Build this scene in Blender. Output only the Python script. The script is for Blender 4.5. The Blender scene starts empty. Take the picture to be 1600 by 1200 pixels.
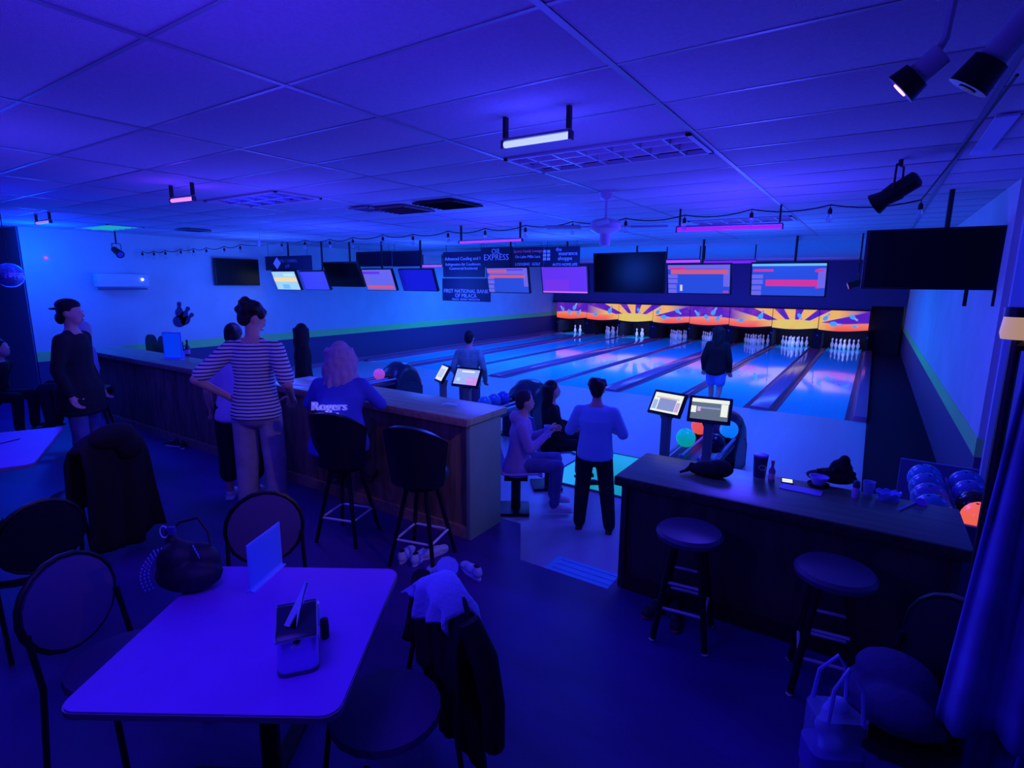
import bpy, bmesh, math, random
from mathutils import Vector as V, Matrix as MX
random.seed(7)
PI = math.pi
SC = bpy.context.scene
COL = SC.collection

# ------------------------------------------------------------------ camera
FPX, YAW, PITCH, ROLL = 851.2, .5819, .1838, .0084
CAM = V((.233, -11.074, 2.343))
_f0 = V((-math.sin(YAW), math.cos(YAW), 0)); _r0 = V((math.cos(YAW), math.sin(YAW), 0)); _u0 = V((0, 0, 1))
FWD = _f0*math.cos(PITCH)-_u0*math.sin(PITCH)
_u = _u0*math.cos(PITCH)+_f0*math.sin(PITCH)
RGT = _r0*math.cos(ROLL)+_u*math.sin(ROLL)
UPV = _u*math.cos(ROLL)-_r0*math.sin(ROLL)
cd = bpy.data.cameras.new('camera'); cam = bpy.data.objects.new('camera', cd); COL.objects.link(cam)
cd.sensor_width = 36; cd.lens = 36*FPX/1600; cd.clip_start = .05
m = MX((RGT, UPV, -FWD)).transposed().to_4x4(); m.translation = CAM
cam.matrix_world = m
SC.camera = cam
SC.view_settings.view_transform = 'Standard'; SC.view_settings.look = 'None'
SC.view_settings.gamma = 1; SC.view_settings.use_curve_mapping = False
SC.view_settings.exposure = 0.0

def P(u, v, x=None, y=None, z=None):
    """the place in the room on the plane x=, y= or z= seen at a photograph pixel"""
    d = FWD+RGT*((u-800)/FPX)-UPV*((v-600)/FPX)
    if z is not None: t = (z-CAM.z)/d.z
    elif y is not None: t = (y-CAM.y)/d.y
    else: t = (x-CAM.x)/d.x
    return CAM+d*t

# ------------------------------------------------------------------ world and lamps
w = bpy.data.worlds.new('dark'); SC.world = w; w.use_nodes = True
w.node_tree.nodes['Background'].inputs[0].default_value = (.03, .02, 1, 1)
w.node_tree.nodes['Background'].inputs[1].default_value = .05
def lamp(name, kind, loc, power, color, size=.3, target=None, spot=None, size_y=None, blend=.5):
    ld = bpy.data.lights.new(name, kind); ld.energy = power; ld.color = color
    if kind == 'AREA':
        ld.size = size
        if size_y: ld.shape = 'RECTANGLE'; ld.size_y = size_y
    else: ld.shadow_soft_size = size
    if kind == 'SPOT': ld.spot_size = spot; ld.spot_blend = blend
    o = bpy.data.objects.new(name, ld); COL.objects.link(o); o.location = loc
    if target is not None: o.rotation_euler = (V(target)-V(loc)).to_track_quat('-Z', 'Y').to_euler()
    return o
UV = (.055, .035, 1); UVC = (.02, .10, 1); UVP = (.09, .015, 1)
ZC = 3.243     # ceiling height above the lanes; concourse floor at .2
ZF = .2
for (x, y, pw, c) in [(-1.4, -10.4, 16, (.06, .022, 1)), (-4.5, -10.2, 14, UV), (-7.6, -9.4, 14, (.01, .01, 1)), (-10.6, -8.2, 22, (.005, .03, 1)),
                      (-1.2, -8.0, 9, UV), (-4.9, -7.6, 14, UV), (-.9, -5.2, 22, UV), (-4.0, -5.0, 22, (.02, .05, 1)), (-7.6, -4.8, 22, (.02, .05, 1)), (-10.6, -4.2, 24, UVC),
                      (-1.5, -1.6, 26, UVC), (-5.0, -1.4, 26, UVC), (-8.6, -1.2, 26, UVC)]:
    lamp('fill_glow', 'POINT', (x, y, 2.25), pw*(2.9 if y < -7 else 4.0), c, .35)  # unseen points added to spread soft blue light over ceiling and floor
for x in (-2.5, -6.0, -9.6):  # area lamps without fixtures, added to brighten the lanes
    lamp('lane_fill', 'AREA', (x, 3.0, 3.05), 190, (.015, .15, 1), 2.6, target=(x, 3.4, 0), size_y=.3)
    lamp('lane_fill', 'AREA', (x, 7.5, 3.05), 90, (.03, .08, 1), 2.6, target=(x, 7.2, 0), size_y=.3)

lamp('back_wall_fill', 'AREA', (-5.6, 9.3, 3.0), 60, (.09, .02, 1), 10, target=(-5.6, 12.5, 2.2), size_y=.3)  # added wash with no fixture, lifts the purple of the back wall
lamp('right_wall_fill', 'POINT', (2.1, -5.7, 2.5), 26, (.0, .03, 1), .3)  # unseen lamp added to turn the right return wall vivid blue
lamp('left_ceiling_fill', 'POINT', (-11.6, -7.6, 2.75), 80, (.0, .07, 1), .2)  # unseen lamp added for the strong blue on the far-left ceiling
# ------------------------------------------------------------------ materials
MATS = {}
def mat(name, col, rough=.6, metal=0., emis=None, es=1., spec=.5, noise=None, trans=0., alpha=1., bump=None, ior=1.45):
    if name in MATS: return MATS[name]
    M = bpy.data.materials.new(name); M.use_nodes = True; nt = M.node_tree; b = nt.nodes['Principled BSDF']
    b.inputs['Base Color'].default_value = (*col, 1); b.inputs['Roughness'].default_value = rough
    b.inputs['Metallic'].default_value = metal; b.inputs['Specular IOR Level'].default_value = spec
    b.inputs['Transmission Weight'].default_value = trans; b.inputs['IOR'].default_value = ior; b.inputs['Alpha'].default_value = alpha
    if emis:
        b.inputs['Emission Color'].default_value = (*emis, 1); b.inputs['Emission Strength'].default_value = es
    if noise:   # (scale, darker factor)
        tc = nt.nodes.new('ShaderNodeTexCoord'); n = nt.nodes.new('ShaderNodeTexNoise'); n.inputs['Scale'].default_value = noise[0]; n.inputs['Detail'].default_value = 5
        mp = nt.nodes.new('ShaderNodeMapping')
        if len(noise) > 2: mp.inputs['Scale'].default_value = noise[2]
        mx = nt.nodes.new('ShaderNodeMix'); mx.data_type = 'RGBA'
        mx.inputs[6].default_value = (*[c*noise[1] for c in col], 1); mx.inputs[7].default_value = (*col, 1)
        rp = nt.nodes.new('ShaderNodeMapRange'); rp.inputs[1].default_value = .35; rp.inputs[2].default_value = .65
        nt.links.new(tc.outputs['Object'], mp.inputs[0]); nt.links.new(mp.outputs[0], n.inputs['Vector'])
        nt.links.new(n.outputs['Fac'], rp.inputs[0]); nt.links.new(rp.outputs[0], mx.inputs[0]); nt.links.new(mx.outputs[2], b.inputs['Base Color'])
    if bump:
        tc = nt.nodes.new('ShaderNodeTexCoord'); n = nt.nodes.new('ShaderNodeTexNoise'); n.inputs['Scale'].default_value = bump[0]
        bp = nt.nodes.new('ShaderNodeBump'); bp.inputs['Strength'].default_value = bump[1]; bp.inputs['Distance'].default_value = .01
        nt.links.new(tc.outputs['Object'], n.inputs['Vector']); nt.links.new(n.outputs['Fac'], bp.inputs['Height']); nt.links.new(bp.outputs[0], b.inputs['Normal'])
    MATS[name] = M
    return M
black = mat('black_plastic', (.008, .008, .01), .45)
blackfab = mat('black_cloth', (.012, .011, .014), .9, bump=(120, .3))
vinyl = mat('black_vinyl', (.012, .012, .02), .35)
chrome = mat('chrome', (.9, .9, 1.), .3, .25)
steel = mat('brushed_steel', (.6, .75, .95), .3, 1.)
white = mat('white_plastic', (.8, .8, .8), .4)
screen_off = mat('dark_screen', (.004, .006, .008), .3, spec=.25)
ceil_m = mat('ceiling_tile', (.62, .55, .62), .9, noise=(60, .9), bump=(180, .35))
tbar_m = mat('ceiling_tbar', (.34, .3, .38), .42, .1)
wall_m = mat('pale_wall_paint', (.55, .66, .6), .85, noise=(2, .92))
wains_m = mat('dark_wainscot', (.08, .05, .15), .6)
stripe_m = mat('green_wall_stripe', (.3, .95, .22), .8)
carpet_m = mat('dark_carpet', (.07, .02, .27), .4, noise=(.8, .55, (1, 2.5, 1)), bump=(200, .3))
appr_m = mat('approach_wood', (.42, .46, .55), .38, noise=(6, .92, (1, .08, 1)))
lane_m = mat('lane_surface', (.03, .8, .95), .07, spec=.8, noise=(12, .94, (1, .03, 1)))
gut_m = mat('gutter_plastic', (.3, .12, .24), .22)
cap_m = mat('lane_capping', (.4, .12, .3), .15, spec=.8)
dark_m = mat('near_black_paint', (.01, .008, .02), .8)
navy_m = mat('navy_wall', (.1, .06, .16), .8)
woodtop = mat('counter_top_laminate', (.42, .6, .26), .36, noise=(7, .75, (.3, 3, 1)))
woodedge = mat('counter_edge_wood', (.5, .3, .2), .4, noise=(20, .7))
woodface = mat('counter_front_wood', (.4, .25, .16), .6, noise=(5, .45, (3, 3, .5)))
darkface = mat('counter_front_dark', (.1, .1, .07), .5, noise=(5, .6, (2, 2, .5)))
tealend = mat('counter_end_panel', (.25, .5, .3), .5, noise=(3, .85))
tabletop_m = mat('table_laminate', (.36, .08, .72), .5, noise=(4, .93))
skin = mat('skin', (.75, .42, .32), .55)
hairblack = mat('black_hair', (.01, .008, .008), .6, bump=(90, .5))
sock = mat('shoe_white', (.75, .75, .75), .6)

# ------------------------------------------------------------------ mesh builder
class B:
    def __init__(s): s.v = []; s.f = []; s.mi = []; s.k = 0
    def add(s, vs, fs):
        o = len(s.v); s.v += [V(a) for a in vs]; s.f += [[i+o for i in f] for f in fs]; s.mi += [s.k]*len(fs); return s
    def box(s, c, d, rot=0., mtx=None, taper=1.):
        x, y, z = d[0]/2, d[1]/2, d[2]/2
        vs = [V((sx*x*(taper if sz > 0 else 1), sy*y*(taper if sz > 0 else 1), sz*z)) for sz in (-1, 1) for sx, sy in ((-1, -1), (1, -1), (1, 1), (-1, 1))]
        R = mtx or MX.Rotation(rot, 3, 'Z')
        return s.add([R@a+V(c) for a in vs], [(0, 3, 2, 1), (4, 5, 6, 7), (0, 1, 5, 4), (1, 2, 6, 5), (2, 3, 7, 6), (3, 0, 4, 7)])
    def ell(s, c, r, n=10, rot=None):
        vs = []; fs = []; mrows = max(4, n*2//3)
        R = rot or MX.Identity(3)
        vs.append(R@V((0, 0, -r[2]))+V(c))
        for j in range(1, mrows):
            a = -PI/2+PI*j/mrows
            for i in range(n):
                t = 2*PI*i/n; vs.append(R@V((r[0]*math.cos(a)*math.cos(t), r[1]*math.cos(a)*math.sin(t), r[2]*math.sin(a)))+V(c))
        vs.append(R@V((0, 0, r[2]))+V(c)); L = len(vs)-1
        for i in range(n): fs.append((0, 1+(i+1) % n, 1+i)); fs.append((L, L-n+i, L-n+(i+1) % n))
        for j in range(mrows-2):
            for i in range(n):
                a = 1+j*n; fs.append((a+i, a+(i+1) % n, a+n+(i+1) % n, a+n+i))
        return s.add(vs, fs)
    def tube(s, pts, rad, n=8, cap=True, flat=1.):
        pts = [V(p) for p in pts]; R = rad if isinstance(rad, (list, tuple)) else [rad]*len(pts)
        vs = []; fs = []; ref = None
        for i, p in enumerate(pts):
            d = (pts[min(i+1, len(pts)-1)]-pts[max(i-1, 0)])
            if d.length < 1e-9: d = V((0, 0, 1))
            d.normalize()
            if ref is None: ref = V((0, 0, 1)) if abs(d.z) < .9 else V((1, 0, 0))
            a = d.cross(ref)
            if a.length < 1e-6: a = d.orthogonal()
            a.normalize(); b = a.cross(d).normalized(); ref = b
            for k in range(n):
                t = 2*PI*k/n; vs.append(p+a*(math.cos(t)*R[i])+b*(math.sin(t)*R[i]*flat))
        for i in range(len(pts)-1):
            for k in range(n): fs.append((i*n+k, i*n+(k+1) % n, (i+1)*n+(k+1) % n, (i+1)*n+k))
        if cap: fs.append(list(range(n))[::-1]); fs.append([(len(pts)-1)*n+k for k in range(n)])
        return s.add(vs, fs)
    def cap(s, p, q, r1, r2, n=10):
        s.tube([p, q], [r1, r2], n); s.ell(p, (r1,)*3, n); s.ell(q, (r2,)*3, n); return s
    def lathe(s, prof, c=(0, 0, 0), n=20, sx=1., sy=1.):
        vs = []; fs = []
        for r, z in prof:
            for k in range(n): t = 2*PI*k/n; vs.append(V((r*math.cos(t)*sx+c[0], r*math.sin(t)*sy+c[1], z+c[2])))
        for i in range(len(prof)-1):
            for k in range(n): fs.append((i*n+k, i*n+(k+1) % n, (i+1)*n+(k+1) % n, (i+1)*n+k))
        fs.append(list(range(n))[::-1]); fs.append([(len(prof)-1)*n+k for k in range(n)])
        return s.add(vs, fs)
    def prism(s, pts, z0, z1):   # polygon in xy
        n = len(pts)
        return s.add([(a[0], a[1], z0) for a in pts]+[(a[0], a[1], z1) for a in pts],
                     [list(range(n))[::-1], [n+i for i in range(n)]]+[(i, (i+1) % n, n+(i+1) % n, n+i) for i in range(n)])
    def xz(s, pts, y0, y1):      # polygon in xz extruded over y
        n = len(pts)
        return s.add([(a[0], y0, a[1]) for a in pts]+[(a[0], y1, a[1]) for a in pts],
                     [list(range(n)), [n+i for i in range(n)][::-1]]+[(i, n+i, n+(i+1) % n, (i+1) % n) for i in range(n)])
    def yz(s, pts, x0, x1):
        n = len(pts)
        return s.add([(x0, a[0], a[1]) for a in pts]+[(x1, a[0], a[1]) for a in pts],
                     [list(range(n))[::-1], [n+i for i in range(n)]]+[(i, (i+1) % n, n+(i+1) % n, n+i) for i in range(n)])
    def grid(s, fn, nu, nv, th=None):
        vs = [fn(i/nu, j/nv) for j in range(nv+1) for i in range(nu+1)]
        fs = [(j*(nu+1)+i, j*(nu+1)+i+1, (j+1)*(nu+1)+i+1, (j+1)*(nu+1)+i) for j in range(nv) for i in range(nu)]
        return s.add(vs, fs)
def rrect(w, h, r, n=4):
    out = []
    for cx, cy, a0 in ((w/2-r, h/2-r, 0), (-w/2+r, h/2-r, PI/2), (-w/2+r, -h/2+r, PI), (w/2-r, -h/2+r, 3*PI/2)):
        for i in range(n+1): a = a0+PI/2*i/n; out.append((cx+r*math.cos(a), cy+r*math.sin(a)))
    return out
def obj(name, b, mt, parent=None, loc=None, bevel=0, smooth=True, solid=0, sub=0, ang=.7, rot=None):
    me = bpy.data.meshes.new(name)
    if isinstance(b, B):
        bm = bmesh.new()
        vs = [bm.verts.new(v) for v in b.v]
        for f, k in zip(b.f, b.mi):
            try: nf = bm.faces.new([vs[i] for i in f]); nf.material_index = k
            except ValueError: pass
        bmesh.ops.recalc_face_normals(bm, faces=bm.faces)
        if solid:
            bmesh.ops.solidify(bm, geom=bm.faces[:], thickness=solid)
        if bevel:
            es = [e for e in bm.edges if len(e.link_faces) == 2 and e.calc_face_angle() > .6]
            bmesh.ops.bevel(bm, geom=es, offset=bevel, segments=2, affect='EDGES', profile=.6)
        if smooth:
            for f in bm.faces: f.smooth = True
            for e in bm.edges:
                if len(e.link_faces) == 2 and e.calc_face_angle() > ang: e.smooth = False
        bm.to_mesh(me); bm.free()
    else: me = b
    for k in (mt if isinstance(mt, (list, tuple)) else [mt]): me.materials.append(k)
    o = bpy.data.objects.new(name, me); COL.objects.link(o)
    if parent: o.parent = parent
    if loc is not None: o.location = loc
    if rot is not None: o.rotation_euler = rot
    if sub: md = o.modifiers.new('s', 'SUBSURF'); md.levels = md.render_levels = sub
    return o
def tag(o, label, cat, group=None, kind=None):
    o['label'] = label; o['category'] = cat
    if group: o['group'] = group
    if kind: o['kind'] = kind
    return o
def thing(name, label, cat, loc=(0, 0, 0), rz=0., group=None):
    o = bpy.data.objects.new(name, None); COL.objects.link(o); o.location = loc; o.rotation_euler = (0, 0, rz); o.empty_display_size = .05
    return tag(o, label, cat, group)
def struct(name, b, mt, parent=None, **k):
    o = obj(name, b, mt, parent, **k)
    if not parent: o['kind'] = 'structure'
    return o
def dup(root, loc, rz=0., label=None, group=None, scale=None):
    def cp(o, par):
        c = o.copy(); COL.objects.link(c); c.parent = par
        for ch in KIDS.get(o.name, []): cp(ch, c)
        return c
    KIDS = {}
    for o in bpy.data.objects:
        if o.parent: KIDS.setdefault(o.parent.name, []).append(o)
    r = cp(root, None); r.location = loc; r.rotation_euler = (0, 0, rz)
    if label: r['label'] = label
    if group: r['group'] = group
    if scale: r.scale = scale
    return r
def text(s, size, mt, parent, loc, rot, name='lettering', ext=.002, align='CENTER', sx=1.):
    cu = bpy.data.curves.new(name, 'FONT'); cu.body = s; cu.size = size; cu.align_x = align; cu.align_y = 'CENTER'; cu.extrude = ext; cu.resolution_u = 2
    t = bpy.data.objects.new('t', cu); COL.objects.link(t)
    me = bpy.data.meshes.new_from_object(t.evaluated_get(bpy.context.evaluated_depsgraph_get())); bpy.data.objects.remove(t); bpy.data.curves.remove(cu)
    me.materials.clear(); o = obj(name, me, mt, parent, loc=loc); o.rotation_euler = rot; o.scale = (sx, 1, 1)
    return o
def emi(name, col, s=1.): return mat(name, (.02, .02, .02), .3, emis=col, es=s)

# ------------------------------------------------------------------ room shell
XL, XR, YB = -12.45, 1.15, 13.6
# lane layout
LW, GAP, GAP2 = 1.10, .60, .281
PITCHP = 2*LW+GAP+GAP2
LANES = []
for k in range(4):
    LANES += [-LW/2-k*PITCHP, -LW/2-LW-GAP-k*PITCHP]
fl = B()
edge = [P(960, 925, z=ZF), P(813, 875, z=ZF), P(808, 818, z=ZF), P(775, 810, z=ZF)]
ye = -7.72
floor_pts = [(-15, -14), (3.2, -14), (3.2, ye), (-1.88, ye), (-2.23, -7.17), (-15, -7.17)]
fl.prism(floor_pts, -.1, ZF)
floor = struct('floor', fl, carpet_m, bevel=0)
ap = B(); ap.box(((XR-15)/2+.05, -3.9, -.05), (XR+15+1.8, 7.8, .1)); 
struct('floor_approach', ap, appr_m)
ab = B(); ab.box(((XR-15)/2, 6.8, -.2), (17, 13.6, .1)); struct('floor_under_lanes', ab, dark_m)

b = B(); b.box((.74, 2.0, .006), (.82, 19.3, .03)); struct('floor_side_aisle', b, mat('aisle_dark', (.012, .008, .03), .9, spec=.1))
# ceiling: tiles in a grid of T bars
ceil = bpy.data.objects.new('ceiling', None); COL.objects.link(ceil); ceil['kind'] = 'structure'
TX, TY = 1.39, .592
X0, Y0 = -.79, -9.354
tb = B(); tb.box((0, 0, 0), (TX-.004, TY-.004, .02)); first = None
troff = {(-1, 3): 'white', }
def cell(x, y): return (math.floor((x-X0)/TX), math.floor((y-Y0)/TY))
green_c = cell(-10.6, -6.95); blue_c = cell(-6.0, -7.05)
skip = {(-1, 3), green_c, blue_c, (green_c[0], green_c[1]-1) if False else green_c}
far_c = cell(-1.6, -2.6); skip.add(far_c)
for i in range(-11, 2):
    for j in range(-6, 17):
        if (i, j) in skip: continue
        loc = (X0+(i+.5)*TX, Y0+(j+.5)*TY, ZC+.012)
        if loc[0] < -15.2: continue
        if first is None: first = obj('ceiling_tile', tb, ceil_m, ceil, loc=loc, bevel=.006); t = first
        else: t = first.copy(); COL.objects.link(t); t.location = loc
        t.rotation_euler = (random.uniform(-.003, .003), random.uniform(-.002, .002), 0)
bars = B()
for i in range(-10, 4): bars.box((X0+i*TX, -3.1, ZC+.0005), (.03, 19.6, .007))
bars2 = B()
for j in range(-6, 18): bars2.box((-6.6, Y0+j*TY, ZC+.001), (17.2, .02, .004))
obj('grid_main_bars', bars, tbar_m, ceil); obj('grid_cross_bars', bars2, tbar_m, ceil)
cb = B(); cb.box((-6.6, 0, ZC+.09), (17.5, 29, .08)); obj('ceiling_slab', cb, dark_m, ceil)
cf = B(); rows = 0
for i in range(-9, 2):
    for j in range(17, 39):
        cf.box((X0+(i+.5)*TX, Y0+(j+.5)*TY, ZC+.012-.03), (TX-.004, TY-.004, .02))
o = obj('far_ceiling_tiles', cf, ceil_m, ceil); o['kind'] = 'stuff'
st = B(); st.box((-5.65, Y0+17*TY, ZC-.035), (13.6, .06, .09)); struct('trim_1', st, wall_m)

# left wall (a side wall along the lanes): wainscot, stripe, painted top
def wallset(name, x, y0, y1, th, zs=.86):
    b = B(); b.box((x+th/2, (y0+y1)/2, (zs+ZC)/2+.05), (abs(th), y1-y0, ZC+.1-zs)); o = struct(name, b, wall_m)
    b = B(); b.box((x+th/2-.006*(1 if th > 0 else -1), (y0+y1)/2, zs-.09), (abs(th), y1-y0, .18)); obj('green_stripe', b, stripe_m, o)
    b = B(); b.box((x+th/2-.0*(1 if th > 0 else -1), (y0+y1)/2, (zs-.18-.2)/2), (abs(th), y1-y0, zs-.18+.2)); obj('wainscot', b, wains_m, o)
    return o
wl = wallset('wall_left', XL, -7.6, YB, -.15, 1.02)
b = B(); b.box((XL+.02, 3.6, .06), (.04, 20, .12)); struct('baseboard_left', b, gut_m)
wr = wallset('wall_right', XR, -4.7, YB, .15, .98)
b = B(); b.box(((XL+XR)/2, YB+.05, 1.6), (XR-XL+.6, .1, 3.6)); struct('wall_back', b, navy_m)
b = B(); b.box((2.2, -4.72, 1.6), (2.0, .1, 3.4)); struct('wall_right_return', b, mat('blue_lit_wall', (.5, .6, .7), .8))
b = B(); b.box((3.15, -9.5, 1.6), (.1, 9.6, 3.4)); struct('wall_right_near', b, wall_m)
# far left: set-back dark wall with opening
b = B(); b.box((XL-1.4, -7.56, 1.6), (2.65, .1, 3.4)); struct('wall_left_return', b, mat('deep_blue_wall', (.3, .3, .4), .8))
b = B(); b.box((-15.1, -10.4, 1.6), (.1, 8.0, 3.4)); struct('wall_far_left', b, mat('deep_blue_wall', (.3, .3, .4), .8))
# wall above the pin decks
MY = 11.6
b = B(); b.box(((XL+.15)/2, MY+.12, (1.47+ZC)/2), (-XL+.15, .1, ZC-1.47+.05)); struct('wall_masking', b, navy_m)
b = B(); b.box((.6, MY+.6, 1.6), (.95, .08, 3.3)); struct('trim_2', b, dark_m)
b = B(); b.box((.6, MY+.1, (1.6+ZC)/2+.05), (1.05, .1, ZC-1.6)); struct('trim_3', b, navy_m)
# camera platform back wall is left open to the rest of the room

# ------------------------------------------------------------------ lanes
LEN = 12.31
NTH = ['rightmost', 'second from the right', 'third from the right', 'fourth from the right', 'fourth from the left', 'third from the left', 'second from the left', 'leftmost']
for i, x in enumerate(LANES):
    t = thing('bowling_lane', 'glossy blue bowling lane, %s of the eight' % NTH[i], 'lane', (x, 0, 0), 0, 'bowling lanes')
    b = B(); b.box((0, (LEN+.9)/2, -.04), (LW, LEN+.9, .08)); obj('lane_surface', b, lane_m, t)
    for q, s_ in enumerate((-1, 1)):
        # shallow half-round gutter beside the lane
        pr = [(s_*(LW/2), 0), (s_*(LW/2+.015), -.03), (s_*(LW/2+.065), -.06), (s_*(LW/2+.115), -.03), (s_*(LW/2+.13), 0), (s_*(LW/2+.13), -.09), (s_*(LW/2), -.09)]
        b = B(); b.xz(pr, 0, LEN+.9); obj('gutter', b, gut_m, t)
    for k in range(-3, 4):
        yy = 4.6-abs(k)*.28; a = B(); a.prism([(k*.14-.015, yy-.12), (k*.14+.015, yy-.12), (k*.14, yy)], .0, .002)
        obj('aiming_arrow', a, mat('arrow_ink', (.1, .1, .3), .4), t)
def capping(xc, wd, label, h=.05):
    b = B(); b.box((xc, 6.1, h/2-.04), (wd, 12.2, h+.08)); o = obj('lane_divider', b, cap_m, bevel=.02); return tag(o, label, 'divider', 'lane dividers')
nm = ['rightmost pair of lanes', 'second pair of lanes from the right', 'third pair of lanes from the right', 'leftmost pair of lanes']
for k in range(4):
    capping(-LW-GAP/2-k*PITCHP, GAP-.262, 'wide purple divider inside the '+nm[k], .06)
    if k: capping(GAP2/2-k*PITCHP, GAP2-.262, 'thin dark strip between gutters right of the '+nm[k], .02)
capping(.13+.10, .20, 'raised purple edging right of the rightmost lane', .1)
capping(LANES[-1]-LW/2-.13-.08, .14, 'dark edging between the leftmost lane and the side wall', .06)

# ------------------------------------------------------------------ masking panels with sunburst print
def sunburst():
    M = bpy.data.materials.new('sunburst_print'); M.use_nodes = True; nt = M.node_tree; b = nt.nodes['Principled BSDF']; L = nt.links.new
    N = lambda t: nt.nodes.new(t)
    def mth(op, a, b_=None, c=None, clamp=False):
        n = N('ShaderNodeMath'); n.operation = op; n.use_clamp = clamp
        for i, q in enumerate((a, b_, c)):
            if q is None: continue
            if isinstance(q, (int, float)): n.inputs[i].default_value = q
            else: L(q, n.inputs[i])
        return n.outputs[0]
    geo = N('ShaderNodeNewGeometry'); sp = N('ShaderNodeSeparateXYZ'); L(geo.outputs['Position'], sp.inputs[0])
    W4 = 2*PITCHP; xs = -1.5*PITCHP/2-.02+.6*0   # sun centre of the right half
    u = mth('DIVIDE', mth('SUBTRACT', sp.outputs[0], SUNX), W4)
    u = mth('MULTIPLY', mth('SUBTRACT', mth('FRACT', mth('ADD', u, .625)), .625), W4)     # metres from sun centre, -3.86..2.3
    z = mth('SUBTRACT', sp.outputs[2], .80)
    ang = mth('ARCTAN2', mth('ADD', z, .02), mth('MULTIPLY', u, .62))
    ray = mth('SINE', mth('ADD', mth('MULTIPLY', ang, 11.), 1.2))
    ray = mth('MULTIPLY', mth('ADD', ray, .35), 5., clamp=True)
    near = mth('MULTIPLY', mth('SUBTRACT', 2.3, mth('ABSOLUTE', u)), 1.1, clamp=True)
    ray = mth('MULTIPLY', ray, near)
    nz = N('ShaderNodeTexNoise'); nz.inputs['Scale'].default_value = 2.2
    hill = mth('ADD', .26, mth('MULTIPLY', mth('COSINE', mth('MULTIPLY', u, 2.1)), .05))
    below = mth('MULTIPLY', mth('SUBTRACT', hill, z), 25., clamp=True)
    def mix(f, a, c):
        n = N('ShaderNodeMix'); n.data_type = 'RGBA'; L(f, n.inputs[0])
        for q, i in ((a, 6), (c, 7)):
            if isinstance(q, tuple): n.inputs[i].default_value = (*q, 1)
            else: L(q, n.inputs[i])
        return n.outputs[2]
    c1 = mix(ray, (.10, .01, .55), (.95, .50, .10))
    sunny = mth('MULTIPLY', mth('SUBTRACT', 1.35, mth('ABSOLUTE', u)), 1.3, clamp=True)
    top = mth('MULTIPLY', mth('ADD', z, .02), 3.2, clamp=True)
    ora = mix(top, (1., .10, .03), (1., .30, .16))
    ora = mix(sunny, ora, (.85, .62, .10))
    c2 = mix(below, c1, ora)
    wv = N('ShaderNodeTexNoise'); wv.inputs['Scale'].default_value = 3.; L(geo.outputs['Position'], wv.inputs['Vector'])
    c3 = mix(mth('MULTIPLY', mth('SUBTRACT', wv.outputs['Fac'], .5), .8, clamp=True), c2, (1., .16, .05))
    L(c3, b.inputs['Emission Color']); b.inputs['Emission Strength'].default_value = .88
    b.inputs['Base Color'].default_value = (.02, .02, .02, 1); b.inputs['Roughness'].default_value = .5
    return M
X_R = LANES[0]+LW/2+.13      # right end of the panels
PW = PITCHP/2
# fitted panel boundaries
xc0 = (LANES[0]+LANES[1])/2
bounds = [xc0+PITCHP*(1-i*.5)-PITCHP*.5 for i in range(9)]
SUNX = (bounds[1]+bounds[2])/2
sun_m = sunburst()
mk = thing('masking_unit', 'long glowing sunburst mural of flying pins above the pin decks', 'mural', (0, MY, 0))
PZ0, PZ1 = .762, 1.463
pinprint = mat('printed_pin_blue', (.02, .02, .02), .4, emis=(.05, .33, .9), es=1.)
pinpink = mat('printed_pin_neck', (.02, .02, .02), .4, emis=(.55, .25, .75), es=1.)
def pinshape(cx, cz, L_, a):
    prof = [(-.5, .14), (-.42, .17), (-.3, .235), (-.15, .25), (0, .2), (.13, .11), (.24, .09), (.34, .13), (.44, .125), (.5, .05)]
    pts = [(q*L_, r*L_) for q, r in prof]+[(q*L_, -r*L_) for q, r in prof[::-1]]
    c, s_ = math.cos(a), math.sin(a)
    return [(cx+p[0]*c-p[1]*s_, cz+p[0]*s_+p[1]*c) for p in pts]
# pins printed in each panel of the repeating four: (fraction along panel, height, length, angle)
PRN = {0: [(.18, 1.2, .28, 2.3), (.45, 1.02, .3, -.9), (.62, 1.3, .34, 1.05), (.75, 1.05, .3, .8)], 1: [(.25, .98, .28, 3.1), (.75, 1.22, .36, 1.2)],
       2: [(.6, 1.2, .26, -1.0)], 3: [(.15, 1.23, .3, .95), (.35, .98, .36, -.1), (.7, 1.22, .3, -.6), (.75, .92, .2, 0.)]}
for i in range(8):
    xa, xb = bounds[i+1]+.012, bounds[i]-.012
    n = 10; low = [(xa+(xb-xa)*k/n, PZ0-.055*math.sin(PI*k/n)+.03-.02*math.cos(PI*k/n)) for k in range(n+1)]
    b = B(); b.xz(low+[(xb, PZ1), (xa, PZ1)], -.03, .0); pn = obj('mural_panel', b, sun_m, mk, smooth=False)
    b = B(); b.xz([(p[0], p[1]-.07) for p in low]+[(p[0], p[1]+.0) for p in low[::-1]], -.035, .02); obj('lower_edge', b, black, pn, smooth=False)
    for fx, pz, L_, a in PRN[(7-i) % 4]:
        b = B(); b.xz(pinshape(xa+(xb-xa)*fx, pz, L_, a), -.036, -.03); obj('printed_pin', b, pinprint, pn, smooth=False)
        b = B(); cx, cz = xa+(xb-xa)*fx+math.cos(a)*L_*.26, pz+math.sin(a)*L_*.26; b.xz(pinshape(cx, cz, L_*.34, a), -.038, -.036); obj('printed_neck_band', b, pinpink, pn, smooth=False)
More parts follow.
